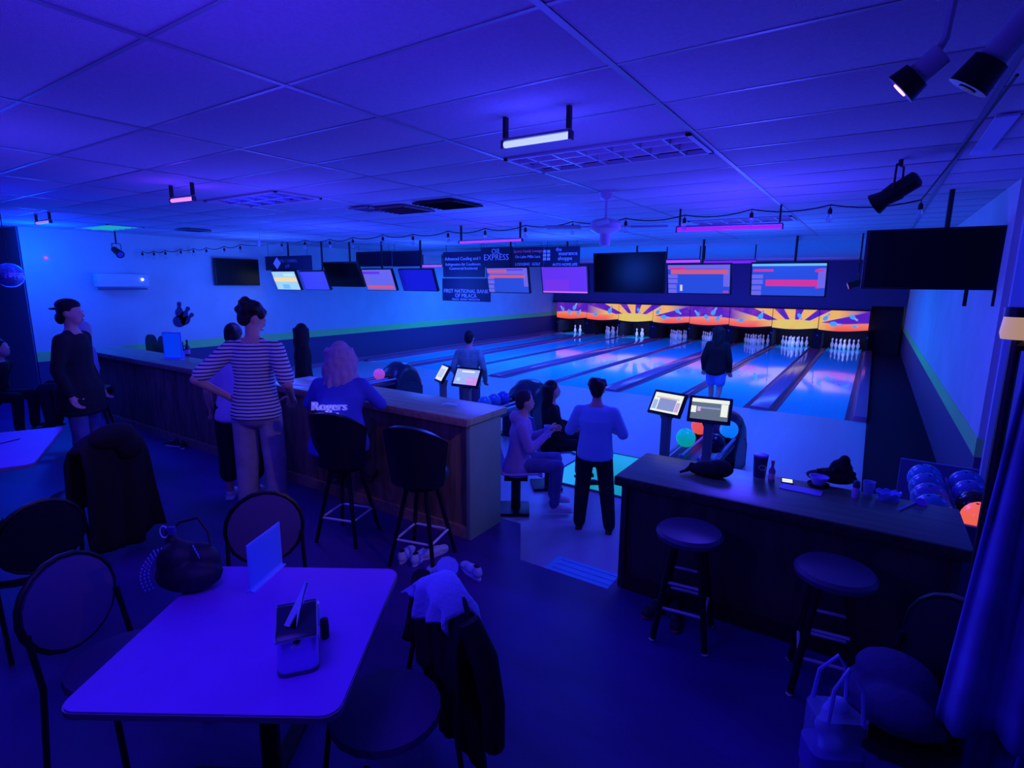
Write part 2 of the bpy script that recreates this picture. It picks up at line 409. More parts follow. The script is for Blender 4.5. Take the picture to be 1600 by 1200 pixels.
# pin machines: kickback walls between lanes and back curtain
t = bpy.data.objects.new('pin_machine_housing', None); COL.objects.link(t); t['kind'] = 'structure'
xs_ = sorted([-LW-GAP/2-k*PITCHP for k in range(4)]+[GAP2/2-k*PITCHP for k in range(0, 5)])
for x in xs_:
    b = B(); wd = .3 if abs((x+LW+GAP/2)/PITCHP-round((x+LW+GAP/2)/PITCHP)) < .01 else .06
    b.box((x, 12.5, .43), (wd, 1.7, .7)); obj('partition', b, dark_m, t)
    b = B(); b.ell((x, 11.63, .55), (.035, .02, .035), 8); obj('sensor_lens', b, mat('sensor_blue', (.1, .1, .6), .3), t)
b = B(); b.box(((XL+.15)/2, 13.35, .6), (-XL+.15, .05, 1.4)); obj('curtain', b, dark_m, t)
b = B(); b.box(((XL+.15)/2, 12.3, 1.5), (-XL+.15, 1.4, .04)); obj('machine_roof', b, dark_m, t)

# ------------------------------------------------------------------ pins
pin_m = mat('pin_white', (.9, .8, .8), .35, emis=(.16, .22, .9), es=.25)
prof = [(.026, 0), (.03, .01), (.045, .06), (.06, .11), (.058, .15), (.045, .19), (.028, .23), (.0235, .26), (.027, .30), (.032, .335), (.028, .365), (.012, .38)]
b = B(); b.lathe(prof, n=12)
pin0 = thing('bowling_pin', 'x', 'pin', (0, 0, 0))
obj('pin_body', b, pin_m, pin0)
b = B(); b.lathe([(.0275, .262), (.0275, .272), (.0272, .275)], n=12); obj('neck_stripe', b, mat('pin_red', (.6, .05, .05), .4), pin0)
cnt = 0
for i, x in enumerate(LANES):
    spots = [(0, 0), (-.152, .264), (.152, .264), (-.305, .528), (0, .528), (.305, .528), (-.457, .792), (-.152, .792), (.152, .792), (.457, .792)]
    if i == 5: spots = [(-.152, .264), (.0, .528), (.152, .264)]
    if i == 7: spots = [(-.152, .264), (.152, .264), (.0, .528)]
    for sx, sy in spots:
        loc = (x+sx*.92, LEN+sy*.85-.1, 0); lab = 'white bowling pin at the far end of the %s lane' % NTH[i].replace(' from', ' lane from') if i in (0, 7) else 'white bowling pin at the far end of the %s' % NTH[i].replace(' from', ' lane from')
        if cnt == 0: pin0.location = loc; pin0['label'] = lab; pin0['group'] = 'pins on the rightmost lane'
        else: dup(pin0, loc, 0, lab, 'pins on the lane '+NTH[i])
        cnt += 1
for i, pw in ((0, 11), (1, 11), (2, 1.5), (3, 3), (4, 1.5), (5, 14), (6, 1.5), (7, 14)):
    lamp('pin_lamp', 'AREA', (LANES[i], 11.75, .68), pw, (.2, .3, 1), .9, target=(LANES[i], 12.7, .12), size_y=.08)

# ------------------------------------------------------------------ ceiling fittings
def tube_light(name, p, q, label, col, s, drop=.12, body=.017, lp=6, lc=UVP):
    p, q = V(p), V(q); c = (p+q)/2; d = q-p; L_ = d.length; rz = math.atan2(d.y, d.x)
    t = thing('blacklight_tube', label, 'light', c, rz, 'blacklight tubes')
    b = B(); b.tube([(-L_/2, 0, 0), (L_/2, 0, 0)], body, 10); obj('glowing_tube', b, emi('tube_'+name, col, s), t)
    b = B(); b.box((0, 0, body*1.5), (L_*1.0, body*1.6, body*.7)); obj('channel', b, mat('fixture_blue', (.2, .2, .3), .5), t)
    for s_ in (-1, 1):
        b = B(); b.box((s_*L_/2, 0, .0), (.015, body*2.2, body*2.6)); obj('end_cap', b, mat('fixture_dark', (.05, .05, .1), .5), t)
        b = B(); b.box((s_*L_*.47, 0, (ZC-c.z)/2+body), (.02, .03, ZC-c.z-body*2)); obj('hanger', b, black, t)
    lamp('tube_glow', 'POINT', c-V((0, 0, .12)), lp, lc, .08)
    return t
tube_light('near', P(787, 227, z=3.1), P(892, 211, z=3.1), 'short bright blue-white tube hanging beside the louvred ceiling light', (.25, .3, 1), 2.2, lp=5, lc=(.03, .03, 1))
tube_light('left', P(268, 314, z=3.1), P(303, 310, z=3.1), 'short pink-lit tube hanging in the left half of the ceiling', (.75, .25, 1), 1.2, lp=4)
tube_light('farleft', P(57, 349, z=3.12), P(79, 346, z=3.12), 'small dim pink tube at the far left of the ceiling', (.35, .25, .9), .9, lp=5, lc=(.0, .03, 1))
tube_light('mid', P(718, 379, z=2.98), P(816, 375, z=2.98), 'thin purple tube glowing above the black sponsor signs', (.35, .04, 1), 1.3, lp=5)
tube_light('right', P(1057, 359, z=3.0), P(1223, 354, z=3.0), 'longest purple tube, glowing above the two right scoreboards', (.3, .01, 1), 1.1, body=.024, lp=6)
for (u0, u1, v, y, lab) in ((660, 692, 415, 2.5, 'pink glowing tube behind the left end of the black signs'), (1040, 1095, 408, 2.2, 'pink glowing tube behind the post of the second scoreboard from the right'), (1098, 1182, 409, 2.2, 'purple glowing tube between the two right scoreboard posts')):
    tube_light('b%d' % u0, P(u0, v, y=y), P(u1, v+1, y=y), lab, (.55, .08, 1) if u0 != 1098 else (.25, .01, 1), .9, body=.03, lp=3)

def troffer(ci, cj, label, panel, nx=7, ny=3, louv=None, zz=0):
    x0, y0 = X0+ci*TX, Y0+cj*TY
    t = thing('ceiling_light', label, 'ceiling light', (x0+TX/2, y0+TY/2, ZC))
    b = B()
    for s_ in (-1, 1): b.box((s_*(TX/2-.03), 0, .0), (.03, TY-.02, .03)); b.box((0, s_*(TY/2-.025), .0), (TX-.03, .03, .03))
    obj('frame', b, mat('fixture_white', (.6, .55, .65), .5), t)
    b = B(); b.box((0, 0, .07), (TX-.04, TY-.04, .01)); obj('reflector', b, panel, t)
    for i in range(1, nx):
        b = B(); b.yz([(-TY/2+.03, -.012), (TY/2-.03, -.012), (TY/2-.03, .06), (-TY/2+.03, .06)], -TX/2+i*TX/nx-.006, -TX/2+i*TX/nx+.006); obj('louvre_blade', b, louv or white, t)
    for j in range(1, ny):
        b = B(); b.xz([(-TX/2+.03, -.012), (TX/2-.03, -.012), (TX/2-.03, .06), (-TX/2+.03, .06)], -TY/2+j*TY/ny-.006, -TY/2+j*TY/ny+.006); obj('louvre_blade', b, louv or white, t)
    return t
lv = mat('louvre_white', (.85, .8, .9), .3)
troffer(-1, 3, 'unlit white louvred ceiling light beside the bright blue tube', mat('reflector_white', (.9, .85, .95), .35), 7, 3, lv)
troffer(green_c[0], green_c[1], 'green-glowing ceiling light at the far left', emi('green_panel', (.005, .28, .42), 1.), 6, 2, emi('green_blade', (.01, .35, .45), 1.))
troffer(blue_c[0], blue_c[1], 'blue-lit ceiling panel left of the ceiling vents', mat('reflector_blue', (.4, .5, 1.), .4), 5, 2, mat('louvre_blue', (.5, .6, 1.), .4))
troffer(far_c[0], far_c[1], 'pinkish louvred ceiling light above the long purple tube', mat('reflector_pink', (.95, .8, .95), .4), 6, 2, lv)
def vent(u, v, label, m_, w_=.55, d_=.55):
    p = P(u, v, z=ZC-.02); t = thing('ceiling_vent', label, 'vent', p)
    b = B()
    for s_ in (-1, 1): b.box((s_*w_/2, 0, 0), (.03, d_, .02)); b.box((0, s_*d_/2, 0), (w_+.03, .03, .02))
    obj('frame', b, m_, t); b = B(); b.box((0, 0, .012), (w_, d_, .004)); obj('backing', b, black, t)
    for k in range(7):
        b = B(); b.box((0, -d_/2+(k+.5)*d_/7, 0), (w_, d_/9, .004), mtx=MX.Rotation(.6, 3, 'X')); obj('slat', b, m_, t)
vent(700, 320, 'black square ceiling vent', black)
vent(628, 328, 'brownish square ceiling vent left of the black one', mat('vent_brown', (.22, .16, .16), .6))
vent(302, 360, 'dim grey ceiling vent nearest the left wall', mat('vent_grey', (.2, .2, .25), .6), .4, .4)
vent(575, 327, 'pale ceiling vent left of the brownish one', mat('vent_pale', (.3, .3, .4), .6), .3, .3)
# pale strip drawn as a light-panel glint on the ceiling, right
a, c = P(1575, 180, z=ZC-.01), P(1530, 240, z=ZC-.01)
b = B(); b.box((a+c)/2, (.10, (a-c).length, .012), rot=math.atan2((c-a).y, (c-a).x)-PI/2)
tag(obj('ceiling_glint', b, mat('strip_blue', (.7, .7, 1), .4)), 'narrow pale strip painted as a glint on the ceiling at the top right', 'panel')
# ceiling fan
fp = P(948, 300, z=ZC); t = thing('ceiling_fan', 'white ceiling fan with drooping motor in the middle of the ceiling', 'fan', (fp.x, fp.y, ZC))
b = B(); b.lathe([(.01, 0), (.075, 0), (.06, -.06), (.02, -.08)], n=16); obj('canopy', b, lv, t)
b = B(); b.tube([(0, 0, -.06), (0, 0, -.27)], .014); obj('down_rod', b, lv, t)
b = B(); b.lathe([(.03, -.25), (.12, -.27), (.155, -.31), (.155, -.36), (.09, -.40), (.05, -.41), (.055, -.47), (.05, -.52), (.02, -.53)], n=20); obj('motor', b, lv, t)
for k in range(4):
    a = k*PI/2+.35; R_ = MX.Rotation(a, 3, 'Z')
    b = B(); b.box(R_@V((.2, 0, -.335)), (.14, .03, .01), mtx=R_); b.box(R_@V((.43, 0, -.335)), (.36, .12, .009), mtx=R_@MX.Rotation(.2, 3, 'X')); obj('blade', b, mat('fan_blade', (.45, .5, .6), .5), t, bevel=.002)
# small white speaker/smoke detector on thin wire, left ceiling
p = P(405, 362, z=ZC); t = thing('hanging_sensor', 'thin pale wires hanging from the ceiling left of centre', 'sensor', (p.x, p.y, ZC))
b = B(); b.tube([(0, 0, 0), (.01, 0, -.22)], .006, 6); obj('wire', b, lv, t)
b = B(); b.box((-.05, 0, -.2), (.05, .05, .1)); obj('box', b, lv, t, bevel=.01)

# string lights
bulbs = [(1440, 312), (1298, 320), (1175, 327), (1070, 336), (978, 341), (895, 346), (821, 352), (758, 357), (700, 361), (645, 366), (598, 367), (551, 371), (515, 374), (476, 375), (440, 378), (375, 382), (350, 385), (322, 387), (302, 388), (282, 389), (258, 391), (240, 392), (222, 392)]
sl = thing('string_lights', 'black cord of unlit festoon bulbs strung along the front of the lanes', 'string lights', (0, 0, 0))
pts = []; hook = []
for u, v in bulbs:
    p = P(u, v, y=-4.45 if u > 380 else -4.7); p.z = min(p.z, ZC-.03)
    if p.x < XL+.1: p = P(u, v, x=XL+.1)
    hook.append(p)
ext = P(1600, 110, z=3.2)
path = [V((.62, -7.9, 3.2)), V((.58, -6.2, 3.2))]+hook
for i in range(len(path)-1):
    a, c = path[i], path[i+1]
    for k in range(6):
        f = k/6; q = a.lerp(c, f); q.z -= .045*4*f*(1-f) if i > 1 else .0; pts.append(q)
pts.append(path[-1])
b = B(); b.tube(pts, .007, 5); obj('cord', b, black, sl)
sb = B(); sb.tube([(0, 0, 0), (0, 0, -.035)], .004, 5); sb.lathe([(.008, -.03), (.02, -.045), (.022, -.085), (.014, -.092)], n=8)
gb = B(); gb.lathe([(.012, -.09), (.022, -.11), (.03, -.14), (.022, -.165), (.004, -.175)], n=10)
glass = mat('bulb_glass', (.5, .7, .9), .05, trans=.7, alpha=.5)
m1 = None
for h in hook:
    if m1 is None: m1 = obj('socket', sb, black, sl, loc=h); g1 = obj('bulb', gb, glass, m1)
    else:
        c = m1.copy(); COL.objects.link(c); c.location = h
        g = g1.copy(); COL.objects.link(g); g.parent = c

# spotlights
def stage_light(p, label, tgt, s=1., lens=None, yoke=True, m_=black):
    t = thing('stage_light', label, 'spotlight', p)
    d = (V(tgt)-V(p)).normalized(); c = V((0, 0, -.24*s))
    b = B(); b.tube([c-d*.17*s, c-d*.15*s, c-d*.02*s, c, c+d*.1*s, c+d*.19*s], [.05*s, .075*s, .075*s, .085*s, .07*s, .098*s], 12); obj('housing', b, m_, t)
    b = B(); b.tube([c+d*.17*s, c+d*.192*s], .07*s, 12); obj('lens', b, lens or mat('blue_lens', (.1, .1, .5), .1), t)
    if yoke:
        sd = d.cross(V((0, 0, 1))).normalized()*.1*s
        b = B(); b.tube([c-sd, c-sd+V((0, 0, .13*s)), V((0, 0, -.03))-sd*.9], .009*s, 5); b.tube([c+sd, c+sd+V((0, 0, .13*s)), V((0, 0, -.03))+sd*.9], .009*s, 5); b.tube([V((0, 0, -.03))-sd*.9, V((0, 0, -.03))+sd*.9], .009*s, 5); obj('yoke', b, m_, t)
        b = B(); b.tube([(0, 0, -.03), (0, 0, max(.005, ZC-p[2]))], .02*s, 6); obj('clamp', b, m_, t)
    return t
sp = P(1408, 252, z=ZC-.01); stage_light(sp, 'large black stage light hanging left of the big dark television', (sp.x-1.0, sp.y+.3, 2.6), .85)
sp = P(181, 378, x=-11.9); stage_light((sp.x, sp.y, min(sp.z, ZC)), 'small black spotlight hanging near the wall air conditioner', (sp.x+1, sp.y, 2.6), .75)
sp = P(1342, 425, y=.5); stage_light(sp, 'small black spotlight left of the big dark television', (sp.x-1, sp.y-.2, sp.z-.4), .8)
grey_l = mat('track_grey', (.5, .55, .6), .5)
def track_head(u, v, z, label, d, lens, r=.045, L_=.11):
    p = P(u, v, z=z); t = thing('track_spotlight', label, 'spotlight', (p.x, p.y, z)); d = V(d).normalized()
    b = B(); b.tube([-d*L_, -d*L_*.3], r*.8, 12); obj('housing', b, grey_l, t)
    b = B(); b.tube([-d*L_*.3, d*.02], [r*1.05, r*1.25], 12); obj('black_hood', b, black, t)
    b = B(); b.tube([d*.005, d*.024], r*.55, 12); obj('lens', b, lens, t)
    b = B(); b.tube([-d*L_*.7, -d*L_*.8+V((.02, .01, .06)), V((-d.x*L_*.8+.03, -d.y*L_*.8+.01, ZC-z))], .012, 6); obj('arm', b, grey_l, t)
    b = B(); b.box((-d.x*L_*.8+.03, -d.y*L_*.8+.01, ZC-z-.012), (.09, .06, .024)); obj('mount', b, grey_l, t, bevel=.005)
    return p
tp = track_head(1416, 132, 2.98, 'small track spotlight glowing pink at the top right', (-.75, .1, -.65), emi('pink_lens', (1, .35, .75), 2.5))
track_head(1520, 128, 2.98, 'pale unlit track spotlight with a black rim at the top right corner', (-.55, .1, -.8), mat('dead_lens', (.02, .02, .03), .2), .05, .22)
lamp('pink_spot', 'SPOT', tp+V((-.04, 0, -.04)), 32, (1, .58, .42), .04, target=(-4.6, -8.2, .7), spot=1.25, blend=.8)
# ------------------------------------------------------------------ wall things, left wall
p = P(186, 434, x=XL); t = thing('wall_air_conditioner', 'white split air conditioner high on the left wall', 'air conditioner', (XL, p.y, p.z-.05))
b = B(); b.box((.11, 0, .0), (.2, .92, .26)); obj('casing', b, mat('ac_white', (.6, .75, .7), .6), t, bevel=.03)
b = B(); b.box((.14, 0, -.17), (.12, .82, .03)); obj('louvre', b, mat('ac_dark', (.1, .12, .2), .6), t)
b = B(); b.ell((.22, .33, .02), (.012, .022, .022), 10); obj('indicator_light', b, emi('white_dot', (1, 1, 1), 3), t)
p = P(72, 403, x=XL+.01); b = B(); b.ell(p, (.02, .02, .02), 8); tag(obj('alarm_light', b, emi('red_dot', (.9, .03, .3), 1.5)), 'tiny red indicator light on the wall at far left', 'light')
# painted pins and ball on the wall (the painted mascot beside them is left out)
t = thing('wall_decal', 'dark painted bowling ball and pins on the left wall', 'decal', (XL+.006, 0, 0))
ink = mat('decal_ink', (.03, .02, .12), .8)
for (u, v, r, a, L_) in ((280, 482, 0, 1.5, .26), (289, 488, 0, 1.0, .26), (293, 496, 0, .7, .26)):
    q = P(u, v+2, x=XL); pp = pinshape(0, 0, .34, a); b = B(); b.yz([(q.y+c[0], q.z+c[1]) for c in pp], 0, .004); obj('painted_pin', b, ink, t, smooth=False)
q = P(280, 502, x=XL); b = B(); b.yz([(q.y+.13*math.cos(k*PI/10), q.z+.13*math.sin(k*PI/10)) for k in range(20)], 0, .004); obj('painted_ball', b, ink, t, smooth=False)

def tv(u0, v0, u1, v1, y, label, disp, tilt=.25, pole=True, dep=.06, ar=None, glow=None, poleu=None, rz=0.):
    a = P(u0, v0, y=y); c = P(u1, v1, y=y); W_, H_ = abs(c.x-a.x), abs(a.z-c.z)/math.cos(tilt)
    cx, cz = (a.x+c.x)/2, (a.z+c.z)/2
    t = thing('television', label, 'television', (cx, y, cz), rz)
    Rm = MX.Rotation(tilt, 3, 'X')
    b = B(); b.box((0, dep/2+.012, 0), (W_, dep, H_), mtx=MX.Identity(3)); 
    for i in range(len(b.v)): b.v[i] = Rm@b.v[i]
    obj('bezel', b, black, t, bevel=.006)
    r = B(); r.box((0, .008, 0), (W_*.95, .006, H_*.93))
    for i in range(len(r.v)): r.v[i] = Rm@r.v[i]
    sc = obj('screen', r, disp[0], t)
    for k, (x0, z0, x1, z1, mm) in enumerate(disp[1:]):
        q = B(); q.box(((x0+x1)/2*W_*.95-W_*.475, .003-.0004*k, (z0+z1)/2*H_*.93-H_*.465), ((x1-x0)*W_*.95, .003, (z1-z0)*H_*.93))
        for i in range(len(q.v)): q.v[i] = Rm@q.v[i]
        obj('screen_row', q, mm, sc, smooth=False)
    if pole:
        pz = ZC-cz if y < .6 else ZC-.03-cz; px_ = 0 if poleu is None else P(poleu, 400, y=y).x-cx
        b = B(); b.tube([(px_, .12, pz), (px_, .12, -.05)], .022, 8); b.box((px_, .09, 0), (.2, .06, .2)); obj('ceiling_pole', b, black, t)
    return t
sb_blue = emi('score_blue', (.02, .07, .7), 1.); sb_lil = emi('score_lilac', (.15, .13, .8), 1.); sb_red = emi('score_red', (.65, .03, .3), 1.)
sb_or = emi('score_orange', (.6, .1, .2), 1.); sb_cy = emi('score_cyan', (.15, .5, .95), 1.); sb_wh = emi('score_white', (.6, .6, .95), 1.); sb_pur = emi('score_purple', (.12, .03, .85), 1.)
rows = [(0, .0, .14, .14, sb_lil), (0, .17, .14, .31, sb_lil), (0, .36, .16, .5, sb_lil), (0, .54, .16, .66, sb_lil), (.9, .25, 1, .85, sb_lil)]
tv(1043, 413, 1141, 461, .55, 'lit scoreboard with one orange band, second from the right', [sb_blue]+rows+[(0, .86, 1, 1, sb_lil), (.05, .68, .97, .84, sb_or), (.02, .85, .3, .92, sb_red), (.9, .04, .98, .1, sb_red), (.2, .08, .24, .3, sb_wh)], poleu=1096)
tv(1174, 411, 1290, 465, .4, 'lit scoreboard with one pink band, rightmost of the scoreboards', [sb_blue]+rows+[(0, .93, 1, 1, sb_cy), (.2, .3, .9, .5, sb_red), (.02, .76, .3, .83, sb_red), (.86, .74, .97, .82, sb_red), (.88, .24, .93, .29, sb_red)], poleu=1242)
tv(761, 418, 826, 459, -.9, 'lit scoreboard with a red line in front of the black signs', [sb_blue]+rows+[(0, .8, 1, 1, sb_lil), (.05, .6, .95, .72, sb_or), (.02, .82, .5, .92, sb_or), (.5, .9, .9, .96, sb_pur), (.05, .75, .9, .8, sb_lil)], pole=True, tilt=.2)
tv(846, 416, 918, 460, -.2, 'plain violet scoreboard right of the black signs', [sb_pur, (.05, .05, .6, .5, emi('score_mauve', (.17, .03, .8), 1.)), (0, 0, 1, .06, emi('score_pink', (.6, .15, .9), 1.))], tilt=.2)
tv(928, 396, 1037, 459, .6, 'large dark television between the violet and orange scoreboards', [screen_off], tilt=.1, poleu=992)
tv(427, 424, 466, 454, -3.0, 'brightest scoreboard with a yellow band, leftmost of the lit ones', [emi('score_sky', (.35, .65, 1), 1.), (0, .45, 1, .68, emi('score_yellow', (.9, .7, .35), 1.)), (.3, .05, .6, .3, sb_cy), (.5, .75, .95, .9, emi('score_ice', (.5, .8, 1), 1.))], tilt=.35)
tv(470, 424, 512, 454, -2.85, 'switched-off violet scoreboard right of the brightest one', [mat('dim_violet', (.2, .2, .5), .4, emis=(.04, .03, .32), es=.8)], tilt=.35, poleu=496)
tv(508, 411, 564, 449, -2.4, 'black television between two violet scoreboards on the left', [screen_off], tilt=.35, poleu=540)
tv(568, 421, 616, 455, -2.2, 'lilac scoreboard with a pink line at its foot', [sb_lil, (.2, .25, .9, .95, emi('score_peri', (.12, .13, .85), 1.)), (.05, .08, .95, .22, sb_or), (0, .8, .6, .92, sb_pur)], tilt=.35)
tv(625, 421, 680, 456, -2.0, 'switched-off deep blue scoreboard left of the black signs', [mat('dim_blue', (.1, .1, .5), .3, emis=(.005, .004, .18), es=.8)], tilt=.35)
t = tv(1355, 360, 1560, 454, -4.4, 'biggest television, dark, hanging at the right', [screen_off], tilt=.06, dep=.08, poleu=1475)
b = B(); 
for u in (1507, 1552):
    q = P(u, 470, y=-4.36); b = B(); b.box((q.x-t.location.x, .02, q.z-t.location.z+.03), (.03, .03, .16)); obj('loose_bracket', b, black, t)
# wall television on the left wall
a, c = P(333, 403, x=XL+.1), P(405, 446, x=XL+.1)
t = thing('television', 'dark television flat on the left wall', 'television', (XL+.03, (a.y+c.y)/2, (a.z+c.z)/2))
b = B(); b.box((.08, 0, 0), (.06, abs(a.y-c.y), abs(a.z-c.z))); obj('bezel', b, black, t, bevel=.005)
b = B(); b.box((.112, 0, 0), (.004, abs(a.y-c.y)*.96, abs(a.z-c.z)*.93)); obj('screen', b, screen_off, t)
b = B(); b.box((.03, 0, 0), (.06, .3, .3)); obj('wall_bracket', b, black, t)

# sponsor signs hung in front of the far ceiling
sign_m = mat('sign_black', (.02, .015, .06), .6); ink_b = mat('sign_ink', (.45, .5, .85), .6, emis=(.05, .08, .5), es=.5); ink_r = mat('sign_ink_rose', (.6, .2, .4), .6, emis=(.2, .03, .2), es=.3)
def sign(u0, v0, u1, v1, y, label, lines):
    a, c = P(u0, v0, y=y), P(u1, v1, y=y); W_, H_ = abs(c.x-a.x), abs(a.z-c.z); top = min(a.z, ZC-.03); cz = top-H_/2
    t = thing('sponsor_sign', label, 'sign', ((a.x+c.x)/2, y, cz), 0, 'sponsor signs')
    b = B(); b.box((0, .01, 0), (W_, .02, H_)); obj('board', b, sign_m, t)
    for s_ in (-1, 1): b = B(); b.tube([(s_*W_*.42, .012, H_/2-.02), (s_*W_*.42, .012, ZC-cz)], .004, 5); obj('hanging_wire', b, black, t)
    for s, sz, fx, fz, m_ in lines:
        o = text(s, sz*H_*1.25, m_, t, ((fx-.5)*W_, -.002, (.5-fz)*H_), (PI/2, 0, 0), sx=1.)
    return t
sign(692, 394, 757, 433, -.40, 'black sign reading Advanced Cooling and Heating above the bank sign', [('Advanced Cooling and H', .15, .5, .28, ink_b), ('Refrigeration Air Conditioning', .12, .5, .5, ink_b), ('Commercial Residential', .12, .5, .66, ink_b), ('320 983 0000', .13, .5, .84, ink_b)][:3])
sign(691, 435, 766, 472, -.35, 'black bank sign, lowest of the black signs', [('FIRST NATIONAL BANK', .19, .5, .56, ink_b), ('OF MILACA', .19, .5, .76, ink_b), ('MILACA  GILMAN  PRINCETON', .09, .5, .92, ink_b)])
sign(751, 387, 800, 417, -.42, 'black sign reading Oil Express', [('OIL', .3, .5, .22, ink_b), ('EXPRESS', .34, .5, .52, ink_b)])
sign(801, 387, 848.5, 417, -.42, 'black sign with a rose headline between two other signs', [('Sports Family Lounge', .16, .5, .2, ink_r), ('On Lake Mille Lacs', .16, .5, .48, ink_b), ('LODGING  GOLF', .16, .5, .86, ink_b)])
t = sign(850.5, 386, 905, 417, -.42, 'black insurance shop sign with a white block logo, rightmost', [('the', .2, .42, .14, ink_b), ('insurance', .22, .68, .34, ink_b), ('shoppe', .22, .6, .58, ink_b), ('AUTO HOME LIFE', .14, .6, .88, ink_b)])
for i in range(2):
    for j in range(3):
        b = B(); b.box((-.42+.1*i, -.003, .12-.08*j), (.075, .004, .06)); obj('logo_block', b, ink_b, t, smooth=False)
t = sign(413, 401, 487, 422, -2.93, 'black sign with a pale diamond logo over the leftmost scoreboards', [('FAMILY DINING', .26, .5, .35, mat('sign_ink_dim', (.25, .22, .4), .7)), ('grill', .26, .5, .7, MATS['sign_ink_dim'])])
b = B(); b.xz([(-.55, 0), (-.4, .14), (-.25, 0), (-.4, -.14)], -.006, 0); obj('diamond_logo', b, ink_b, t, smooth=False)
sign(556, 394, 612, 416, -1.3, 'unreadable dark sign above the black left television', [])
sign(612.5, 393, 659, 416, -1.3, 'unreadable navy sign above the switched-off blue scoreboard', [])

# ------------------------------------------------------------------ counters
def counter(name, x0, x1, yf, yb, z0, z1, label, face, end, topm, over=.05, kick=True, base0=ZF):
    t = thing(name, label, 'counter', ((x0+x1)/2, (yf+yb)/2, base0)); L_, D_ = x1-x0, yb-yf; H_ = z1-base0
    b = B(); b.box((0, 0, H_-.03), (L_, D_, .06)); obj('countertop', b, topm, t, bevel=.012)
    b = B(); b.box((0, -D_/2-.012, H_-.032), (L_, .024, .066)); b2 = b; obj('front_edge', b, woodedge if face is not darkface else darkedge, t, bevel=.01)
    n = max(1, int(L_/1.2)); wd = (L_-2*over)/n
    for k in range(n):
        b = B(); b.box((-L_/2+over+wd*(k+.5), -D_/2+over+.05, (H_-.06)/2+.04), (wd-.008, .03, H_-.14)); obj('front_panel', b, face, t, bevel=.004)
    b = B(); b.box((0, .02+over/2, (H_-.06)/2), (L_-2*over-.02, D_-2*over-.06, H_-.061)); obj('carcass', b, face, t)
    for s_ in (-1, 1):
        b = B(); b.box((s_*(L_/2-over), .0, (H_-.06)/2), (.04, D_-2*over, H_-.061)); obj('end_panel', b, end, t, bevel=.004)
    b = B(); b.box((0, -D_/2+over+.02, .05), (L_-2*over, .03, .1)); obj('kick_board', b, woodedge if face is not darkface else dark_m, t)
    return t
darkedge = mat('counter_edge_dark', (.06, .07, .04), .5, noise=(25, .4))
counter('bar_counter', -5.1, -2.37, -7.74, -7.19, 0, 1.27, 'wooden bar counter ending beside the open step in the middle', woodface, tealend, woodtop)
counter('bar_counter', -10.1, -5.9, -7.42, -6.88+.0, 0, 1.27, 'long wooden bar counter at the left behind the standing man in a cap', woodface, woodface, woodtop) if False else None
# floor ends at -7.17: the left counters stand on it
counter('bar_counter', -10.1, -5.9, -7.72, -7.19, 0, 1.27, 'long wooden bar counter at the left behind the man in a cap', woodface, woodface, woodtop)
rtop = mat('counter_top_dark_laminate', (.16, .26, .14), .34, noise=(7, .7, (.3, 3, 1)))
counter('low_counter', -1.13, .78, -7.70, -7.08, 0, 1.05, 'dark front counter at the right holding cups and food', darkface, darkface, rtop, base0=ZF)
# lower platform under the right counter so it stands on the concourse floor
b = B(); b.box((.95, -7.4, .095), (4.2, .64, .19)); struct('floor_ledge', b, carpet_m)
# floor mats
q = [P(865, 877, z=.004), P(912, 873, z=.004), P(962, 908, z=.004), P(945, 921, z=.004)]
c0 = V((-1.52, -7.4, .0)); b = B(); b.prism([(-.34, -.3), (.33, -.3), (.3, .22), (-.33, .22)], 0, .012)
mt_ = thing('door_mat', 'pale blue floor mat at the foot of the step', 'mat', (-1.5, -7.4, .0))
obj('mat_base', b, mat('mat_blue', (.2, .75, .95), .8, bump=(300, .6)), mt_)
for k in range(7):
    b = B(); b.box((-.0, -.26+k*.075, .014), (.56, .03, .006)); obj('mat_rib', b, mat('mat_rib', (.16, .65, .9), .8), mt_)
g = [P(880, 716, z=.003), P(1000, 708, z=.003), P(985, 786, z=.003), P(868, 800, z=.003)]
gx0, gx1 = -3.0, -1.5; b = B(); b.box((0, 0, .006), (1.25, 1.4, .012))
gm = thing('glow_mat', 'bright green glowing floor panel behind the standing man in white', 'floor panel', (-2.25, -4.9, 0), .0)
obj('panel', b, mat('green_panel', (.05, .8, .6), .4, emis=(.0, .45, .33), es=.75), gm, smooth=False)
b = B()
for s_ in (-1, 1): b.box((s_*.64, 0, .008), (.03, 1.46, .016)); b.box((0, s_*.715, .008), (1.25, .03, .016))
obj('border', b, mat('green_border', (.02, .12, .12), .6), gm)

